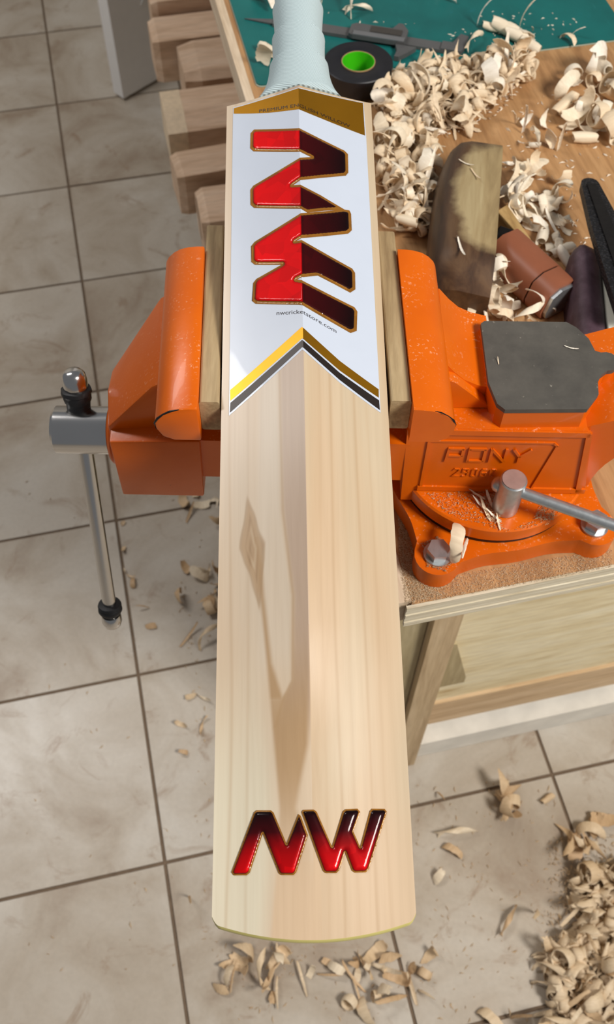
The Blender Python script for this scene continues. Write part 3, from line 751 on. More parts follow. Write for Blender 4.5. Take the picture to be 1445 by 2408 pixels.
tag(build('raised_letter', sheet(W1, .0005, .0011, .0011, gtop), LM1, bat, local=True, smooth=1.2), 'red and maroon letter W with a gold rim')
tag(build('toe_letter', sheet(N2, .0005, .0007, .0007, gtoe), LM2, bat, local=True, smooth=1.2), 'small glossy letter N fading from black to red')
tag(build('toe_letter', sheet(W2, .0005, .0007, .0007, gtoe), LM2, bat, local=True, smooth=1.2), 'small glossy letter W fading from black to red')
# printed words that follow the label
def words(name, text, base, height, lift, m, parent):
    cu = bpy.data.curves.new('words', 'FONT'); cu.body = text; cu.size = 1; cu.resolution_u = 3
    to = bpy.data.objects.new('words', cu); COL.objects.link(to)
    dg = bpy.context.evaluated_depsgraph_get(); me = bpy.data.meshes.new_from_object(to.evaluated_get(dg))
    bm = bmesh.new(); bm.from_mesh(me)
    bpy.data.objects.remove(to); bpy.data.curves.remove(cu); bpy.data.meshes.remove(me)
    x0 = min(v.co.x for v in bm.verts); x1 = max(v.co.x for v in bm.verts); hh = max(v.co.y for v in bm.verts)
    v0, v1 = base[0][1], base[-1][1]
    for q in bm.verts:
        v = v0 + (v1 - v0) * (q.co.x - x0) / (x1 - x0); u = interp(base, v) + q.co.y / hh * height
        q.co = Vector((v, u, S(u, v) + lift))
    return build(name, bm, m, parent, local=True)
ink = plain('ink', rgb(62, 60, 66), .5)
words('web_address', 'nwcricketstore.com', [(.3680, -.0172), (.3633, -.0004), (.3544, .0218)], .0030, .00036, ink, lab)
words('band_words', 'PREMIUM ENGLISH WILLOW', [(.5490, -.0293), (.5425, .0011), (.5352, .0372)], .0030, .00048, plain('band_ink', rgb(44, 28, 10), .5), lab)

# handle with its rubber grip: overlapping scale bands, flared over the shoulders
bm = bmesh.new(); SEG = 64; rings = []
us, z0 = [], L + .0006
edges_ = [.600, .628, .660, .694, .730, .768, .806, .846]
u = z0
while u < .852: us.append(u); u += .0006
for u in us:
    fl = math.exp(-(u - z0) / .020)
    rx = .0178 + .0155 * fl; rz = .0178 + .0022 * fl
    prev = [e for e in edges_ if e <= u]; nxt = [e for e in edges_ if e > u]
    k0 = prev[-1] if prev else z0
    # each band is thickest at its far end and steps down under the next
    if nxt: st = .0021 * max(0, 1 - (nxt[0] - u) / .028) ** 1.2
    else: st = 0
    rx += st; rz += st
    cz = -.0005 - .0005 * fl
    ring = []
    for k in range(SEG):
        x_ = rx * math.cos(2 * math.pi * k / SEG); z_ = cz + rz * math.sin(2 * math.pi * k / SEG)
        if z_ > 0: z_ = min(z_, S(L, x_) + .0012 + (u - z0) * .55)      # the flared skirt fits the sloping shoulders
        ring.append(bm.verts.new((x_ + .0005, u, z_)))
    rings.append(ring)
for i in range(len(rings) - 1):
    for k in range(SEG): bm.faces.new((rings[i][k], rings[i][(k + 1) % SEG], rings[i + 1][(k + 1) % SEG], rings[i + 1][k]))
bm.faces.new(rings[0][::-1]); bm.faces.new(rings[-1])
def grip_mat():
    t = NT('pale_mint_rubber'); mp = t.coords((1, 1, 1), rot=(0, 0, .35))
    w = t.n('ShaderNodeTexWave', wave_type='BANDS', bands_direction='Y'); w.inputs['Scale'].default_value = 250; w.inputs['Distortion'].default_value = .6
    t.l(mp, 0, w, 'Vector')
    r = t.ramp(w, 0, [(0, rgb(176, 194, 198)), (.5, rgb(198, 216, 219))]); t.col((r, 0))
    t.b.inputs['Roughness'].default_value = .6; t.bump(w, 0, .6, .0008); return t.m
tag(build('grip', bm, grip_mat(), bat, local=True, smooth=.9), 'pale mint rubber grip')
bm = bmesh.new(); lathe(bm, [(0, .0192), (.004, .0196), (.008, .0185), (.0085, .010)], (.0005, .8522, -.0005), (.0005, 1, -.0005), 48); build('handle_cap', bm, M['rubber'], bat, local=True, smooth=.8)

# ------------------------------------------------------------------ things on the bench
mu0, mu1, mv0, mv1 = .0157, .4530, .6445, .9650
cm = thing('cutting_mat', 'green cutting mat lying on the far half of the bench', 'cutting mat', W(mu0, mv0, ZB), YAW)
bm = bmesh.new(); prism(bm, rrect(0, mu1 - mu0, 0, mv1 - mv0, .006, 4), 'z', .0014, .0030); build('top_layer', bm, M['mat'], cm, local=True)
bm = bmesh.new(); prism(bm, rrect(-.0008, mu1 - mu0 + .0008, -.0008, mv1 - mv0 + .0008, .006, 4), 'z', .0002, .0014); build('core_layer', bm, M['mat_edge'], cm, local=True)
MZ = ZB + .0031
# roll of black cloth tape
tc = P(843, 152, ZB + .021); tc.z = MZ
tp = thing('tape_roll', 'roll of black cloth tape with a bright green core', 'tape', tc)
bm = bmesh.new(); lathe(bm, [(0, .0185), (0, .0368), (.0008, .0376), (.0205, .0376), (.0215, .0366), (.0212, .030), (.0215, .0196), (.021, .0185)], (0, 0, 0), (0, 0, 1), 64, close=False)
bmesh.ops.bridge_loops(bm, edges=[e for e in bm.edges if e.is_boundary]); build('tape', bm, M['tape_black'], tp, local=True, smooth=.6)
bm = bmesh.new(); lathe(bm, [(0, .0184), (.0222, .0184), (.0222, .0176), (0, .0176)], (0, 0, 0), (0, 0, 1), 64, close=False); bmesh.ops.bridge_loops(bm, edges=[e for e in bm.edges if e.is_boundary]); build('card_ring', bm, M['card'], tp, local=True, smooth=.6)
bm = bmesh.new(); lathe(bm, [(0, .0175), (.0218, .0175), (.0218, .0168), (0, .0168)], (0, 0, 0), (0, 0, 1), 64, close=False); bmesh.ops.bridge_loops(bm, edges=[e for e in bm.edges if e.is_boundary]); tag(build('core', bm, M['green'], tp, local=True, smooth=.6), 'bright green core')
# caliper
c0, c1 = P(575, 38, MZ + .004), P(1092, 118, MZ + .004); cd = (c1 - c0); cL = cd.length
cal = thing('vernier_caliper', 'grey vernier caliper lying under the bat handle on the green mat', 'caliper', (c0.x, c0.y, MZ), math.atan2(cd.y, cd.x))
bm = bmesh.new(); hull(bm, [(0, .0, .0005), (0, .001, .0005), (0, 0, .0015), (.035, -.003, .0005), (.035, .006, .0005), (.035, -.003, .0025), (.035, .006, .0025)]); build('depth_blade', bm, M['caliper'], cal, local=True)
bm = bmesh.new(); box(bm, .0352, cL - .004, -.0065, .0085, .0004, .0042); build('beam', bm, M['caliper'], cal, local=True, bevel=.0006)
bm = bmesh.new(); prism(bm, [(.130, -.011), (.190, -.011), (.190, .013), (.182, .0245), (.177, .0245), (.172, .013), (.130, .013), (.125, .009), (.125, -.008)], 'z', .0043, .0088); sl = build('slider', bm, M['caliper'], cal, local=True, bevel=.0008)
bm = bmesh.new(); box(bm, .148, .184, .000, .0105, .0089, .0096); build('slider_cover', bm, M['caliper_screen'], sl, local=True, bevel=.0006)
bm = bmesh.new(); box(bm, .130, .189, -.0105, -.003, .0089, .0098); build('scale_plate', bm, M['caliper_steel'], sl, local=True, bevel=.0006)
bm = bmesh.new(); prism(bm, [(cL - .026, -.0062), (cL - .003, -.0066), (cL, .002), (cL + .0015, .024), (cL - .008, .027), (cL - .014, .0088), (cL - .026, .0086)], 'z', .0006, .0060); build('fixed_jaw', bm, M['caliper'], cal, local=True, bevel=.0008)
bm = bmesh.new(); prism(bm, [(.180, -.0112), (.204, -.0112), (.196, -.024), (.188, -.034), (.183, -.034), (.184, -.022)], 'z', .0006, .0060); build('lower_jaw', bm, M['caliper'], cal, local=True, bevel=.0006)

# old wooden hand plane body, lying with its worn face up
pa, pb_ = P(1185, 332, ZB + .05), P(1163, 660, ZB + .05)
ax = (pb_ - pa); ax.z = 0; pl_len = ax.length
pl = thing('wooden_hand_plane', 'dark worn wooden plane block with a pale rubbed face among the shavings', 'hand plane', (pa.x, pa.y, ZB), math.atan2(ax.y, ax.x) + math.pi / 2)
# local: x to the right across the block, -y towards the camera
prof = [(-.060, .0005), (0, .0005), (.0, .050), (-.036, .0515), (-.048, .048), (-.0565, .038), (-.061, .022)]
bm = bmesh.new(); rows = []
for k in range(25):
    t = k / 24; y = -pl_len * t
    sx = 1 - .16 * (abs(t - .5) * 2) ** 3; e = max(0, (t - .78) / .22); hgt = 1 - .42 * e * e; s0 = max(0, (.10 - t) / .10); hgt -= .10 * s0 * s0
    rows.append([bm.verts.new((p[0] * sx, y + (.006 * e * (p[0] / -.06)), p[1] * hgt)) for p in prof])
for k in range(24):
    for j in range(7): bm.faces.new((rows[k][j], rows[k][(j + 1) % 7], rows[k + 1][(j + 1) % 7], rows[k + 1][j]))
bm.faces.new(rows[0][::-1]); bm.faces.new(rows[-1])
def plane_mat():
    t = NT('worn_plane_body'); mp = t.coords((55, 7, 55)); nz = t.noise(mp, 1, 7, .6, .6)
    dk_ = t.ramp(nz, 0, [(.28, rgb(44, 27, 16)), (.5, rgb(78, 53, 33)), (.72, rgb(110, 82, 54))])
    lt = t.ramp(nz, 0, [(.28, rgb(128, 106, 72)), (.5, rgb(164, 142, 102)), (.72, rgb(186, 168, 128))])
    m2 = t.coords((1 / .043, 1 / (.42 * pl_len), 1)); m2.inputs['Location'].default_value = (0, .405 * pl_len / (.42 * pl_len), 0)
    sx = t.n('ShaderNodeSeparateXYZ'); t.l(m2, 0, sx, 0); cb = t.n('ShaderNodeCombineXYZ'); t.l(sx, 0, cb, 0); t.l(sx, 1, cb, 1)
    ln = t.n('ShaderNodeVectorMath', operation='LENGTH'); t.l(cb, 0, ln, 0)
    n2 = t.noise(t.coords((40, 40, 40)), 1, 4); ad = t.n('ShaderNodeMath', operation='MULTIPLY_ADD'); ad.inputs[1].default_value = .5; t.l(n2, 0, ad, 0); t.l(ln, 'Value', ad, 2)
    mk = t.ramp(ad, 0, [(0, (1, 1, 1)), (1, (0, 0, 0))]); mk.color_ramp.elements[0].position = .0
    mr = t.n('ShaderNodeMapRange'); mr.inputs[1].default_value = 1.32; mr.inputs[2].default_value = 1.12; t.l(ad, 0, mr, 0)
    oz = t.n('ShaderNodeTexCoord'); sz = t.n('ShaderNodeSeparateXYZ'); t.l(oz, 'Object', sz, 0)
    mz = t.n('ShaderNodeMapRange'); mz.inputs[1].default_value = .038; mz.inputs[2].default_value = .046; t.l(sz, 2, mz, 0)
    mm = t.n('ShaderNodeMath', operation='MULTIPLY'); t.l(mr, 0, mm, 0); t.l(mz, 0, mm, 1)
    t.col(t.mix((mm, 0), (dk_, 0), (lt, 0))); t.b.inputs['Roughness'].default_value = .5; t.bump(nz, 0, .25, .0008); return t.m
build('body', bm, plane_mat(), pl, local=True, bevel=.0012, smooth=.7)
# drawknife-like tool: handle bound in brown tape, dark iron under the plane
ha, hb = P(1205, 590, ZB + .022), P(1318, 694, ZB + .022)
hx = hb - ha; hx.z = 0; hl = hx.length
dk = thing('taped_handle_tool', 'hand tool with a thick brown taped handle and steel end cap', 'hand tool', (ha.x, ha.y, ZB), math.atan2(hx.y, hx.x))
sec = [(-.0205, .010), (-.019, .003), (-.012, .0006), (.012, .0006), (.019, .004), (.0205, .012), (.020, .027), (.014, .033), (-.004, .0345), (-.0155, .029)]
def sweep(x0, x1, s, z=1.0):
    bm = bmesh.new(); prism(bm, [(p[0] * s, .017 + (p[1] - .017) * s) for p in sec], 'x', x0, x1); return bm
build('handle', sweep(-.012, hl * .66, 1.0), M['leather'], dk, local=True, bevel=.002, smooth=.9)
build('handle_end', sweep(hl * .685, hl, .99), M['leather'], dk, local=True, bevel=.002, smooth=.9)
build('core', sweep(-.010, hl - .002, .93), M['black_iron'], dk, local=True)
build('end_cap', sweep(hl + .0002, hl + .004, .86), M['zinc'], dk, local=True, bevel=.001)
bm = bmesh.new(); hull(bm, [(-.0122, -.016, .002), (-.0122, .014, .002), (-.0122, -.014, .026), (-.0122, .014, .030), (-.030, -.014, .002), (-.034, .012, .002), (-.028, .008, .028), (-.024, -.010, .022)]); build('iron', bm, M['black_iron'], dk, local=True, bevel=.001)
# small tan wooden wedge beside it
wa = P(1195, 532, ZB + .01)
wd = thing('wooden_wedge', 'small tan wooden wedge between the plane and the taped handle', 'wedge', (wa.x, wa.y, ZB), -.85)
bm = bmesh.new(); hull(bm, [(-.012, -.006, .0005), (-.012, .008, .0005), (-.012, -.006, .0245), (-.012, .008, .0245), (.030, -.005, .0005), (.030, .004, .0005), (.030, -.004, .010), (.030, .003, .010)]); build('body', bm, wood('tan_wedge', [rgb(150, 116, 66), rgb(180, 146, 92), rgb(200, 168, 116)], (8, 80, 80)), wd, local=True, bevel=.0008)

# purple sanding block
sa, sb = P(1379, 566, ZB + .04), P(1400, 830, ZB + .04)
sx_ = sb - sa; sx_.z = 0; slen = sx_.length
sd = thing('sanding_block', 'worn purple sanding block with pale foam and green backing behind the anvil', 'sanding block', (sa.x, sa.y, ZB), math.atan2(sx_.y, sx_.x))
bm = bmesh.new(); rows = []
secp = [(-.0145, .0010), (-.0145, .030), (-.010, .0370), (0, .0405), (.007, .0395), (.0115, .0340), (.0135, .026), (.0135, .0010)]
for t in (0, .02, .05, .10, .2, .6, .98, 1):
    s = 1 - .45 * max(0, (.10 - t) / .10) ** 2
    rows.append([bm.verts.new((slen * t, p[0] * s, p[1] * (1 - .12 * max(0, (.1 - t) / .1) ** 2))) for p in secp])
for k in range(len(rows) - 1):
    for j in range(8): bm.faces.new((rows[k][j], rows[k][(j + 1) % 8], rows[k + 1][(j + 1) % 8], rows[k + 1][j]))
bm.faces.new(rows[0][::-1]); bm.faces.new(rows[-1])
for v in bm.verts: v.co.y *= -1
build('abrasive', bm, M['purple'], sd, local=True, bevel=.002, smooth=.8)
bm = bmesh.new(); box(bm, slen * .18, slen + .010, .0152, .0225, .0008, .0350); build('foam_layer', bm, M['foam'], sd, local=True, bevel=.0015)
bm = bmesh.new(); box(bm, slen * .22, slen + .010, .0227, .0290, .0008, .0330); build('green_backing', bm, M['green_cloth'], sd, local=True, bevel=.001)
# black rasp lying across the sanding block
fa, fb = P(1379, 437, ZB + .030), P(1480, 700, ZB + .052)
fx = fb - fa
rot = Matrix((fx.normalized(), Vector((0, 0, 1)).cross(fx.normalized()).normalized(), fx.normalized().cross(Vector((0, 0, 1)).cross(fx.normalized()).normalized()))).transposed()
rs = thing('rasp', 'black flat rasp resting across the purple sanding block', 'rasp', fa, rot=rot)
fl_ = fx.length
bm = bmesh.new(); prism(bm, arc(.009, 0, .0085, 270, 90, 6) + [(.07, .0135), (.13, .0165), (fl_ + .03, .0185), (fl_ + .03, -.0185), (.13, -.0165), (.07, -.0135)], 'z', 0, .0090); build('blade', bm, M['rasp'], rs, local=True, bevel=.001)
bm = bmesh.new(); prism(bm, [(.012, .004), (fl_ + .029, .0085), (fl_ + .029, -.0085), (.012, -.004)], 'z', .0091, .0103); build('raised_rib', bm, M['black_iron'], rs, local=True, bevel=.0005)

# ------------------------------------------------------------------ wood shavings
rng = random.Random(7)
def curl_mesh(name, seed, kind):
    """one shaving: a ribbon of real thickness with torn ends, coiled, twisted, cupped or straight"""
    g = random.Random(seed); th = .0004; pitch = 0; cone = 0; tw = 0
    if kind == 'ring': w = g.uniform(.008, .013); turns, r0, r1 = g.uniform(.85, 1.35), g.uniform(.0055, .008), g.uniform(.007, .010); pitch = g.uniform(0, .005); cone = g.uniform(-.15, .15)
    elif kind == 'tube': w = g.uniform(.012, .020); turns, r0, r1 = g.uniform(.8, 1.5), g.uniform(.003, .0045), g.uniform(.004, .0055); pitch = g.uniform(.004, .014)
    elif kind == 'arc': w = g.uniform(.009, .014); turns, r0, r1 = g.uniform(.3, .55), g.uniform(.007, .011), g.uniform(.012, .020); cone = g.uniform(-.4, .4); pitch = g.uniform(0, .010)
    elif kind == 'flake': w = g.uniform(.008, .014); turns, r0, r1 = g.uniform(.10, .2), g.uniform(.016, .024), g.uniform(.018, .034); cone = g.uniform(-.3, .3); tw = g.uniform(-.9, .9)
    elif kind == 'twist': w = g.uniform(.006, .010); turns, r0, r1 = g.uniform(.25, .5), g.uniform(.012, .018), g.uniform(.010, .020); pitch = g.uniform(.015, .03); tw = g.uniform(1.5, 3.2) * g.choice((-1, 1))
    else: w = g.uniform(.0025, .0045); turns, r0, r1 = g.uniform(.06, .14), g.uniform(.04, .06), g.uniform(.04, .07); tw = g.uniform(-.6, .6)
    n = 20 if kind in ('ring', 'tube') else 12
    bm = bmesh.new(); A, B = [], []; SS = (-1, -.4, .3, 1)
    jag = [[g.uniform(-.06, .06) for _ in SS] for _ in range(2)]
    tip = g.uniform(.25, .8); tip0 = g.uniform(.5, 1)
    for i in range(n + 1):
        t = i / n; ra, rb = [], []
        hw = w * .5 * (1 - (1 - tip) * max(0, t - .6) / .4) * (1 - (1 - tip0) * max(0, .2 - t) / .2)
        for q, sx in enumerate(SS):
            tt = t + (jag[0][q] if i == 0 else jag[1][q] if i == n else 0)
            a = turns * 2 * math.pi * tt; r = r0 + (r1 - r0) * tt
            edge = 1 + .22 * noise.noise(Vector((t * 8, seed * 3.1 + (2 if sx > 0 else 9), 2)))
            x = hw * sx * edge; ph = tw * (t - .5)
            rr = r * (1 + cone * sx * .5) + .0007 * (1 - sx * sx) + .0007 * noise.noise(Vector((t * 6, sx * 2, seed))) + x * math.sin(ph)
            x = x * math.cos(ph) + pitch * (tt - .5)
            ra.append(bm.verts.new((x, rr * math.cos(a), rr * math.sin(a)))); rb.append(bm.verts.new((x, (rr - th) * math.cos(a), (rr - th) * math.sin(a))))
        A.append(ra); B.append(rb)
    m = len(SS) - 1
    for i in range(n):
        for k in range(m):
            bm.faces.new((A[i][k], A[i][k + 1], A[i + 1][k + 1], A[i + 1][k])); bm.faces.new((B[i][k + 1], B[i][k], B[i + 1][k], B[i + 1][k + 1]))
        bm.faces.new((A[i][0], A[i + 1][0], B[i + 1][0], B[i][0])); bm.faces.new((A[i + 1][m], A[i][m], B[i][m], B[i + 1][m]))
    for i in (0, n):
        for k in range(m): bm.faces.new((A[i][k], B[i][k], B[i][k + 1], A[i][k + 1]))
    bmesh.ops.recalc_face_normals(bm, faces=bm.faces[:])
    c = sum((v.co for v in bm.verts), Vector()) / len(bm.verts)
    for v in bm.verts: v.co -= c
    for f in bm.faces: f.smooth = True
    for e in bm.edges: e.smooth = not (len(e.link_faces) == 2 and e.calc_face_angle(0) > .9)
    me = bpy.data.meshes.new(name); bm.to_mesh(me); bm.free(); return me
KINDS = ['ring', 'flake', 'tube', 'arc', 'twist', 'flake', 'ring', 'sliver', 'arc', 'tube', 'sliver', 'ring', 'arc', 'twist', 'flake', 'sliver', 'flake', 'arc', 'ring', 'flake']
PROT = {m: [curl_mesh('shaving', 11 + k * 7, kd) for k, kd in enumerate(KINDS)] for m in ('shaving', 'shaving2')}
for m, l in PROT.items():
    for me in l: me.materials.append(M[m])
PV = [[v.co.copy() for v in me.vertices] for me in PROT['shaving']]
PF = [[list(p.vertices) for p in me.polygons] for me in PROT['shaving']]
LOOK = {'ring': 'ring-curled', 'tube': 'tightly rolled', 'arc': 'half-curled', 'flake': 'broad flat', 'twist': 'twisted', 'sliver': 'thin straight'}
def shave(loc, k, scale, rot, label, group, mat='shaving', rest=None):
    o = bpy.data.objects.new('wood_shaving', PROT[mat][k]); COL.objects.link(o)
    R = rot.to_matrix(); zmin = min((R @ v).z for v in PV[k]) * scale
    z = rest if rest is not None else loc.z
    o.location = (loc.x, loc.y, z - zmin + .0003); o.rotation_euler = rot; o.scale = (scale,) * 3
    tag(o, label, 'wood shaving', group); return o
STUFF = {}
def pile(key, loc, k, scale, rot, rest):
    R = rot.to_matrix() * scale; zmin = min((R @ v).z for v in PV[k]); off = Vector((loc.x, loc.y, rest - zmin + .0002))
    V_, F_ = STUFF.setdefault(key, ([], [])); b = len(V_)
    V_.extend((R @ v + off) for v in PV[k]); F_.extend([[b + i for i in f] for f in PF[k]])
def end_pile(key, label, mat):
    V_, F_ = STUFF.pop(key); me = bpy.data.meshes.new('heaped_shavings'); me.from_pydata([tuple(v) for v in V_], [], F_); me.materials.append(M[mat])
    for p_ in me.polygons: p_.use_smooth = True
    o = bpy.data.objects.new('heaped_shavings', me); COL.objects.link(o); tag(o, label, 'wood shavings', None, 'stuff')
def inside(p, poly):
    c = False; n = len(poly)
    for k in range(n):
        (x0, y0), (x1, y1) = poly[k], poly[k - 1]
        if (y0 > p[1]) != (y1 > p[1]) and p[0] < (x1 - x0) * (p[1] - y0) / (y1 - y0) + x0: c = not c
    return c
def scatter(poly, z, count, pile_h, size, label, group, mat='shaving', avoid=(), kinds=None, minsep=0, under=0, key=None, step=.0042):
    """poly: outline of the heap in the photograph; its points are taken on the plane at height z"""
    x0, x1 = min(p[0] for p in poly), max(p[0] for p in poly); y0, y1 = min(p[1] for p in poly), max(p[1] for p in poly)
    done = []; tries = 0
    while len(done) < count + under and tries < 60000:
        tries += 1
        p = (rng.uniform(x0, x1), rng.uniform(y0, y1))
        if not inside(p, poly) or any(inside(p, a) for a in avoid): continue
        if minsep and any(abs(p[0] - q[0]) < minsep and abs(p[1] - q[1]) < minsep for q in done): continue
        near = sum(1 for q in done if abs(q[0] - p[0]) < 22 and abs(q[1] - p[1]) < 18)
        done.append(p)
        h = min(pile_h, near * step)
        k = rng.choice(kinds) if kinds else rng.randrange(len(KINDS))
        flat = KINDS[k] in ('sliver', 'flake')
        rot = Euler((rng.uniform(0, 6.28), rng.uniform(-.6, .6), rng.uniform(0, 6.28)))
        if flat: rot = Euler((rng.choice((-1, 1)) * math.pi / 2 + rng.uniform(-.5, .5), rng.uniform(-.35, .35), rng.uniform(0, 6.28)))
        loc = P(p[0], p[1], z)
        if len(done) <= under: pile(key, loc, k, rng.uniform(*size), rot, z + h)
        else: shave(loc, k, rng.uniform(*size), rot, label.replace('wood shaving', LOOK[KINDS[k]] + ' wood shaving'), group + ', ' + LOOK[KINDS[k]], mat, rest=z + h)
PLANE_AV = [(1022, 318), (1200, 318), (1190, 705), (1008, 705), (1004, 480)]
TOOL_AV = [(1140, 520), (1240, 540), (1350, 650), (1300, 750), (1170, 650)]
BLOCK_AV = [(1335, 420), (1400, 410), (1500, 560), (1500, 880), (1335, 860)]
HEAP = [(893, 236), (925, 190), (1000, 165), (1090, 156), (1180, 152), (1255, 172), (1240, 200), (1160, 245), (1110, 312), (1040, 330), (1020, 420), (1008, 560), (960, 560), (915, 520), (893, 400)]
HA = [(905, 235), (935, 195), (1010, 168), (1090, 160), (1180, 158), (1258, 180), (1225, 205), (1150, 235), (1000, 240)]
HB = [(893, 240), (1140, 240), (1105, 318), (1035, 335), (1020, 400), (893, 400)]
HC = [(898, 400), (1020, 400), (1008, 560), (960, 560), (915, 520)]
scatter(HEAP, ZB, 0, .018, (.7, 1.15), '', '', avoid=(PLANE_AV,), under=380, key='bench', step=.0016)
end_pile('bench', 'pale wood shavings packed in the lower layers of the heap beside the bat', 'shaving')
HZ = ZB + .011
scatter(HA, HZ, 28, .018, (.8, 1.35), 'pale wood shaving at the back of the bench heap, near the caliper', 'shavings at the back of the bench heap', avoid=(PLANE_AV,))
scatter(HB, HZ, 30, .018, (.8, 1.35), 'pale wood shaving amid the bench heap, by the gold band of the bat', 'shavings in the middle of the bench heap', avoid=(PLANE_AV,))
scatter(HC, HZ, 17, .016, (.8, 1.35), 'pale wood shaving in the bench heap just behind the right jaw pad', 'shavings at the front of the bench heap', avoid=(PLANE_AV,))
RIM = [(1292, 240), (1340, 185), (1440, 165), (1458, 200), (1458, 335), (1400, 345), (1330, 320)]
scatter(RIM, ZB, 24, .010, (1.0, 1.7), 'pale wood shaving in the cluster at the right rim of the bench', 'shavings at the right rim of the bench', kinds=[0, 0, 6, 11, 18, 3, 8, 9, 2, 14, 19, 1])
MID = [(1195, 420), (1240, 375), (1320, 440), (1372, 450), (1360, 560), (1345, 660), (1255, 560), (1195, 520)]
scatter(MID, ZB, 0, .006, (.6, 1.0), '', '', avoid=(TOOL_AV, BLOCK_AV, PLANE_AV), under=26, key='mid', kinds=[1, 5, 14, 16, 19, 3, 10])
end_pile('mid', 'small pale wood flakes under the loose shavings between plane and rasp', 'shaving')
scatter(MID, ZB, 23, .010, (.8, 1.25), 'pale wood shaving scattered between the wooden plane and the black rasp', 'shavings between plane and rasp', avoid=(TOOL_AV, BLOCK_AV, PLANE_AV))
FRONT = [(1045, 690), (1110, 690), (1165, 640), (1225, 700), (1290, 745), (1250, 762), (1130, 768), (1085, 730)]
scatter(FRONT, ZB, 26, .012, (.8, 1.25), 'pale wood shaving between the wooden plane and the vise anvil', 'shavings behind the anvil', avoid=([(1200, 600), (1340, 650), (1310, 745), (1230, 700)],))
scatter([(1190, 270), (1300, 300), (1310, 400), (1200, 400)], ZB, 7, .0, (.5, .9), 'pale wood shaving lying alone on the bare brown bench top', 'single shavings on the bare bench top', minsep=26)
for x, y, k, s, rz in ((620, 8, 3, 1.5, .4), (628, 128, 9, 1.3, 2.2), (622, 158, 5, 1.2, .2)):
    shave(P(x, y, MZ), k, s, Euler((.4, .1, rz)), 'curled wood shaving on the green mat left of the bat handle', 'shavings on the mat left of the handle')
for x, y, k, s, rz in ((828, 12, 13, 1.5, -.7), (842, 30, 4, 1.0, .9), (758, 22, 7, .5, 1.), (1050, 2, 4, .8, 0.3)):
    shave(P(x, y, MZ), k, s, Euler((.4, .1, rz)), 'curled wood shaving on the green mat behind the caliper', 'shavings on the mat behind the caliper')
for x, y, k, s, rz in ((1132, 60, 7, .9, 1.2), (1155, 74, 2, .9, -.3), (1188, 82, 2, 1.5, -.5), (1222, 100, 9, 1.6, -.45), (1247, 120, 2, 1.2, -.7), (1232, 62, 7, .9, 1.4), (1115, 105, 4, 1.2, 1.8), (1250, 82, 10, .6, -.5)):
    shave(P(x, y, MZ), k, s, Euler((.5, .1, rz)), LOOK[KINDS[k]] + ' wood shaving in the broken row on the mat right of the caliper', 'row of shavings on the mat, ' + LOOK[KINDS[k]])
for x, y, k, s, rz in ((1335, 97, 3, .8, .4), (1357, 86, 10, .6, 1.0)):
    shave(P(x, y, MZ), k, s, Euler((.5, .1, rz)), 'tiny wood shaving lying alone near the front right of the green mat', 'tiny shavings on the mat')
for i, (x, y, rz) in enumerate(((1205, 300, -.6), (1228, 316, -.5), (1258, 332, -.55), (1290, 348, -.4), (1312, 358, -.1))):
    shave(P(x, y, ZB), (10, 7, 13, 5, 7)[i], .95, Euler((.3, 0, rz)), 'narrow wood shaving in the crooked line across the bare bench top', 'crooked line of shavings')
# on the wooden plane and the vise
for x, y, rz, s in ((1098, 385, .9, .45), (1120, 412, .4, .5), (1085, 585, .15, .7)):
    shave(P(x, y, ZB + .0522), 7, s, Euler((-1.57, .05, rz)), 'sliver of wood lying on top of the dark wooden plane', 'slivers on the wooden plane', rest=ZB + .0515)
shave(P(1345, 820, ZB + .1367), 7, .27, Euler((-1.57, 0, 1.2)), 'tiny sliver of wood on the right of the dark anvil plate', 'slivers on the anvil', rest=ZB + .1367)
shave(P(1172, 850, ZB + .1367), 10, .2, Euler((-1.57, 0, .1)), 'tiny sliver of wood on the left of the dark anvil plate', 'slivers on the anvil', rest=ZB + .1367)
for x, y, k, s, rz in ((1068, 1296, 3, 1.1, -.4), (1090, 1300, 7, .8, -.3)):
    shave(P(x, y, ZB + .021), k, s, Euler((1.2, .0, rz)), 'wood shaving against the left bolt of the vise base', 'shavings by the left base bolt', rest=ZB + .0215)
for x, y, rz, s in ((1128, 1188, .8, .55), (1148, 1170, .3, .6), (1140, 1200, .4, .7), (1160, 1215, .9, .5), (1120, 1165, 1.1, .5), (1172, 1230, .2, .45)):
    shave(P(x, y, ZB + .0405), 10, s, Euler((-1.57, .05, rz)), 'wood sliver lying on the swivel plate left of the lock bolt', 'slivers on the swivel plate', rest=ZB + .0405)
# floor
FZ = .0004
BIG = [(1340, 2080), (1400, 2040), (1480, 2040), (1480, 2430), (1275, 2430), (1290, 2330), (1270, 2240), (1345, 2200)]
scatter([(1310, 1985), (1370, 1925), (1460, 1925), (1460, 2010), (1390, 2040), (1330, 2030)], FZ, 10, .010, (1.1, 1.8), 'wood shaving in the clump at the upper end of the floor heap', 'upper clump of the floor heap', 'shaving2', kinds=[1, 3, 4, 5, 7, 8, 10, 12, 13, 14, 15, 16, 17, 19, 0])
scatter(BIG, FZ, 0, .030, (1.0, 1.7), '', '', under=230, key='floor', step=.003)
end_pile('floor', 'tan wood shavings packed in the lower layers of the floor heap', 'shaving2')
scatter(BIG, FZ + .016, 30, .020, (1.1, 1.8), 'tan wood shaving on top of the big floor heap, lower right', 'floor heap at the lower right', 'shaving2', kinds=[1, 3, 4, 5, 7, 8, 10, 12, 13, 14, 15, 16, 17, 19, 0])
scatter([(590, 2225), (660, 2220), (690, 2290), (640, 2350), (590, 2320), (520, 2330), (500, 2310)], FZ, 14, .008, (.9, 1.5), 'tan wood shaving on the floor below the left of the bat toe', 'floor shavings below the toe, left', 'shaving2', kinds=[1, 3, 4, 5, 7, 8, 10, 12, 13, 14, 15, 16, 17, 19, 0])
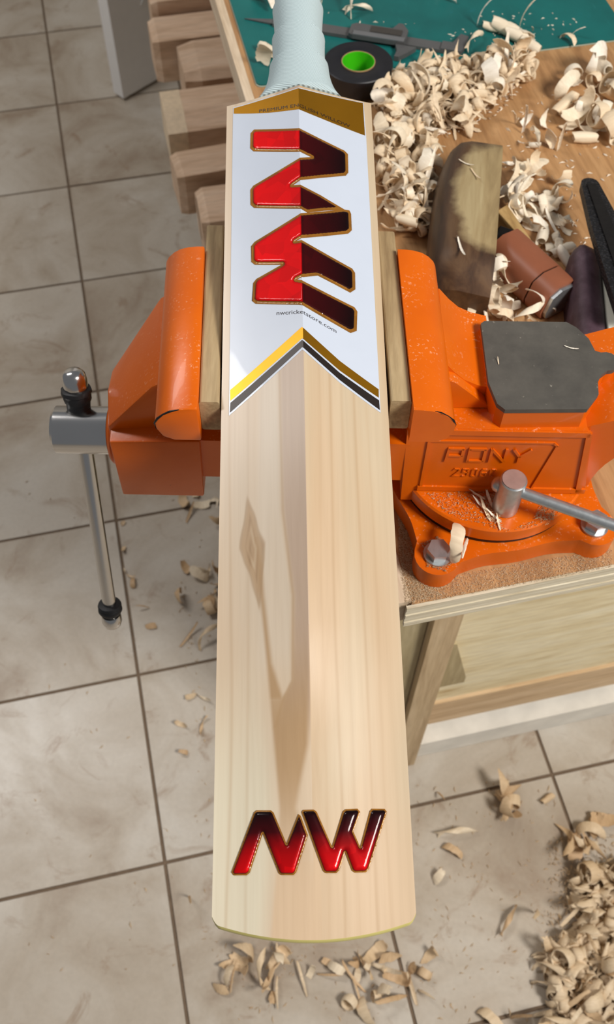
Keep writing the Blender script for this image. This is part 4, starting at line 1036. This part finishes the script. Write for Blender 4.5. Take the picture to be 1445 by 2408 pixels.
scatter([(690, 2290), (830, 2240), (860, 2290), (730, 2330)], FZ, 7, .002, (.9, 1.5), 'tan wood shaving on the floor below the middle of the bat toe', 'floor shavings below the toe, middle', 'shaving2', kinds=[1, 3, 4, 5, 7, 8, 10, 12, 13, 14, 15, 16, 17, 19, 0])
scatter([(820, 2260), (900, 2215), (1020, 2250), (1000, 2310), (900, 2370), (820, 2390)], FZ, 18, .010, (.9, 1.6), 'tan wood shaving in the floor clump below the right of the bat toe', 'floor clump below the toe, right', 'shaving2', kinds=[1, 3, 4, 5, 7, 8, 10, 12, 13, 14, 15, 16, 17, 19, 0])
scatter([(410, 1330), (520, 1280), (520, 1520), (440, 1520), (420, 1450)], FZ, 13, .006, (.9, 1.5), 'tan wood shaving on the floor left of the bat, past the vise bar', 'floor shavings left of the bat', 'shaving2', kinds=[1, 3, 4, 5, 7, 8, 10, 12, 13, 14, 15, 16, 17, 19, 0])
scatter([(370, 1180), (500, 1130), (520, 1230), (500, 1260), (400, 1220)], FZ, 6, .0, (.8, 1.3), 'tan wood shaving on the floor just below the movable vise jaw', 'floor shavings below the movable jaw', 'shaving2', minsep=20, kinds=[1, 3, 4, 5, 7, 8, 10, 12, 13, 14, 15, 16, 17, 19, 0])
scatter([(290, 1210), (330, 1400), (360, 1480), (330, 1480), (270, 1215)], FZ, 6, .0, (.5, .9), 'wood shaving along the tile joint beside the vise bar', 'shavings along the tile joint', 'shaving2', minsep=20, kinds=[1, 3, 4, 5, 7, 8, 10, 12, 13, 14, 15, 16, 17, 19, 0])
scatter([(410, 1560), (490, 1600), (490, 1790), (430, 1780)], FZ, 5, .0, (.6, 1.0), 'wood shaving on the floor left of the bat middle', 'floor shavings left of the bat middle', 'shaving2', minsep=25, kinds=[1, 3, 4, 5, 7, 8, 10, 12, 13, 14, 15, 16, 17, 19, 0])
scatter([(1160, 1840), (1225, 1850), (1240, 1900), (1215, 1950), (1170, 1890)], FZ, 7, .004, (1.1, 1.6), 'wood shaving in the loose ring on the floor under the bench plinth', 'loose ring on the floor', 'shaving2', kinds=[0, 6, 3, 8, 12, 4])
for x, y, k, s, rz, lab_ in ((1075, 1960, 4, 1.9, .9, 'pale twisted wood shaving alone on the floor right of the toe letters'), (1060, 2000, 3, 1.2, .8, 'short wood shaving touching the pale twisted one on the floor'),
                             (1035, 1875, 10, .9, .4, 'small wood chip on the floor close to the right bat edge'), (1288, 1880, 2, 1.0, .6, 'short tan wood tube on the floor near the bench corner'),
                             (1030, 2065, 14, 1.3, 2.4, 'orange tinted wood curl on the floor by the lower right bat edge'), (1195, 2165, 4, 1.5, 1.8, 'hooked wood shaving on the floor left of the big heap'),
                             (1250, 2160, 7, 2.0, -.9, 'long straight wood shaving pointing at the big floor heap'), (1150, 2395, 3, 1.5, .6, 'folded wood shaving at the bottom rim of the floor'),
                             (1212, 2395, 7, 1.4, 1.4, 'upright looking wood strip at the bottom rim of the floor'), (1000, 2340, 10, 1.1, .9, 'wood strip on the floor right of the toe clump'),
                             (450, 2120, 7, 1.3, .3, 'pale flat wood sliver on the floor left of the bat toe')):
    shave(P(x, y, FZ), k, s, Euler((.5, .05, rz)), lab_, None, 'shaving2', rest=FZ)
# ------------------------------------------------------------------ what nobody could count: dust and crumbs
def grains(name, label, cat, spots, mat, size, flat=1.0):
    bm = bmesh.new(); g = random.Random(hash(name) % 999 if False else len(name))
    for (poly, z, n, pile) in spots:
        x0, x1 = min(p[0] for p in poly), max(p[0] for p in poly); y0, y1 = min(p[1] for p in poly), max(p[1] for p in poly)
        k = 0
        while k < n:
            p = (g.uniform(x0, x1), g.uniform(y0, y1))
            if not inside(p, poly): continue
            k += 1; c = P(p[0], p[1], z); s = g.uniform(*size); a = g.uniform(0, 6.28); l = g.uniform(1, 2.2)
            ca, sa_ = math.cos(a), math.sin(a); h = g.uniform(0, pile)
            pts = [(-l, 0, 0), (l, g.uniform(-.3, .3), 0), (0, g.uniform(.5, .9), 0), (g.uniform(-.3, .3), .3, g.uniform(.5, 1) * flat)]
            v = [bm.verts.new((c.x + (q[0] * ca - q[1] * sa_) * s, c.y + (q[0] * sa_ + q[1] * ca) * s, z + .0002 + h + q[2] * s)) for q in pts]
            for f in ((0, 2, 1), (0, 1, 3), (1, 2, 3), (2, 0, 3)): bm.faces.new([v[i] for i in f])
    return tag(build(name, bm, mat), label, cat, None, 'stuff')
grains('sawdust', 'fine pale sawdust strewn over the bench corner around the vise base', 'sawdust',
       [([(940, 1185), (965, 1300), (1000, 1370), (1110, 1345), (1440, 1290), (1440, 1335), (955, 1425), (936, 1330)], ZB, 5200, .0004),
        ([(935, 1180), (990, 1240), (985, 1330), (1040, 1400), (955, 1420), (940, 1300)], ZB, 3800, .0008)], M['dust'], (.00022, .00052))
grains('wood_dust', 'pale wood dust and crumbs lying on the orange swivel base', 'sawdust',
       [([(1005, 1160), (1180, 1150), (1160, 1230), (1200, 1245), (1320, 1200), (1290, 1235), (1190, 1250), (1060, 1215)], ZB + .0402, 650, .0004),
        ([(1120, 1170), (1175, 1160), (1180, 1240), (1150, 1225)], ZB + .0402, 400, .002),
        ([(1270, 1190), (1310, 1195), (1300, 1225), (1255, 1222)], ZB + .0402, 320, .0015),
        ([(990, 1280), (1030, 1262), (1075, 1310), (1050, 1345), (1005, 1335)], ZB + .0202, 900, .0012)], M['dust'], (.0003, .0007))
grains('bench_crumbs', 'small wood crumbs under the shavings on the bench top', 'wood crumbs',
       [([(900, 240), (1000, 130), (1270, 150), (1180, 270), (1040, 330), (1000, 560), (920, 500)], ZB, 900, .003),
        ([(1180, 260), (1445, 160), (1445, 420), (1360, 680), (1240, 760), (1060, 760), (1040, 690), (1200, 640)], ZB, 190, .001),
        ([(760, 30), (1100, 70), (1150, 20), (1400, 40), (1240, 110), (1010, 100)], MZ, 60, .0005)], M['shaving'], (.0007, .0022))
grains('floor_crumbs', 'small wood crumbs strewn over the floor tiles', 'wood crumbs',
       [([(980, 1840), (1300, 1830), (1340, 2100), (1270, 2408), (980, 2408)], FZ, 160, 0), ([(1290, 1960), (1445, 1960), (1445, 2408), (1280, 2408)], FZ, 700, .006),
        ([(400, 1150), (500, 1150), (500, 2300), (560, 2400), (1000, 2400), (980, 2240), (480, 2210)], FZ, 140, 0), ([(60, 1100), (330, 1200), (400, 1900), (420, 2350), (50, 2300)], FZ, 34, 0)], M['shaving2'], (.0010, .0028))
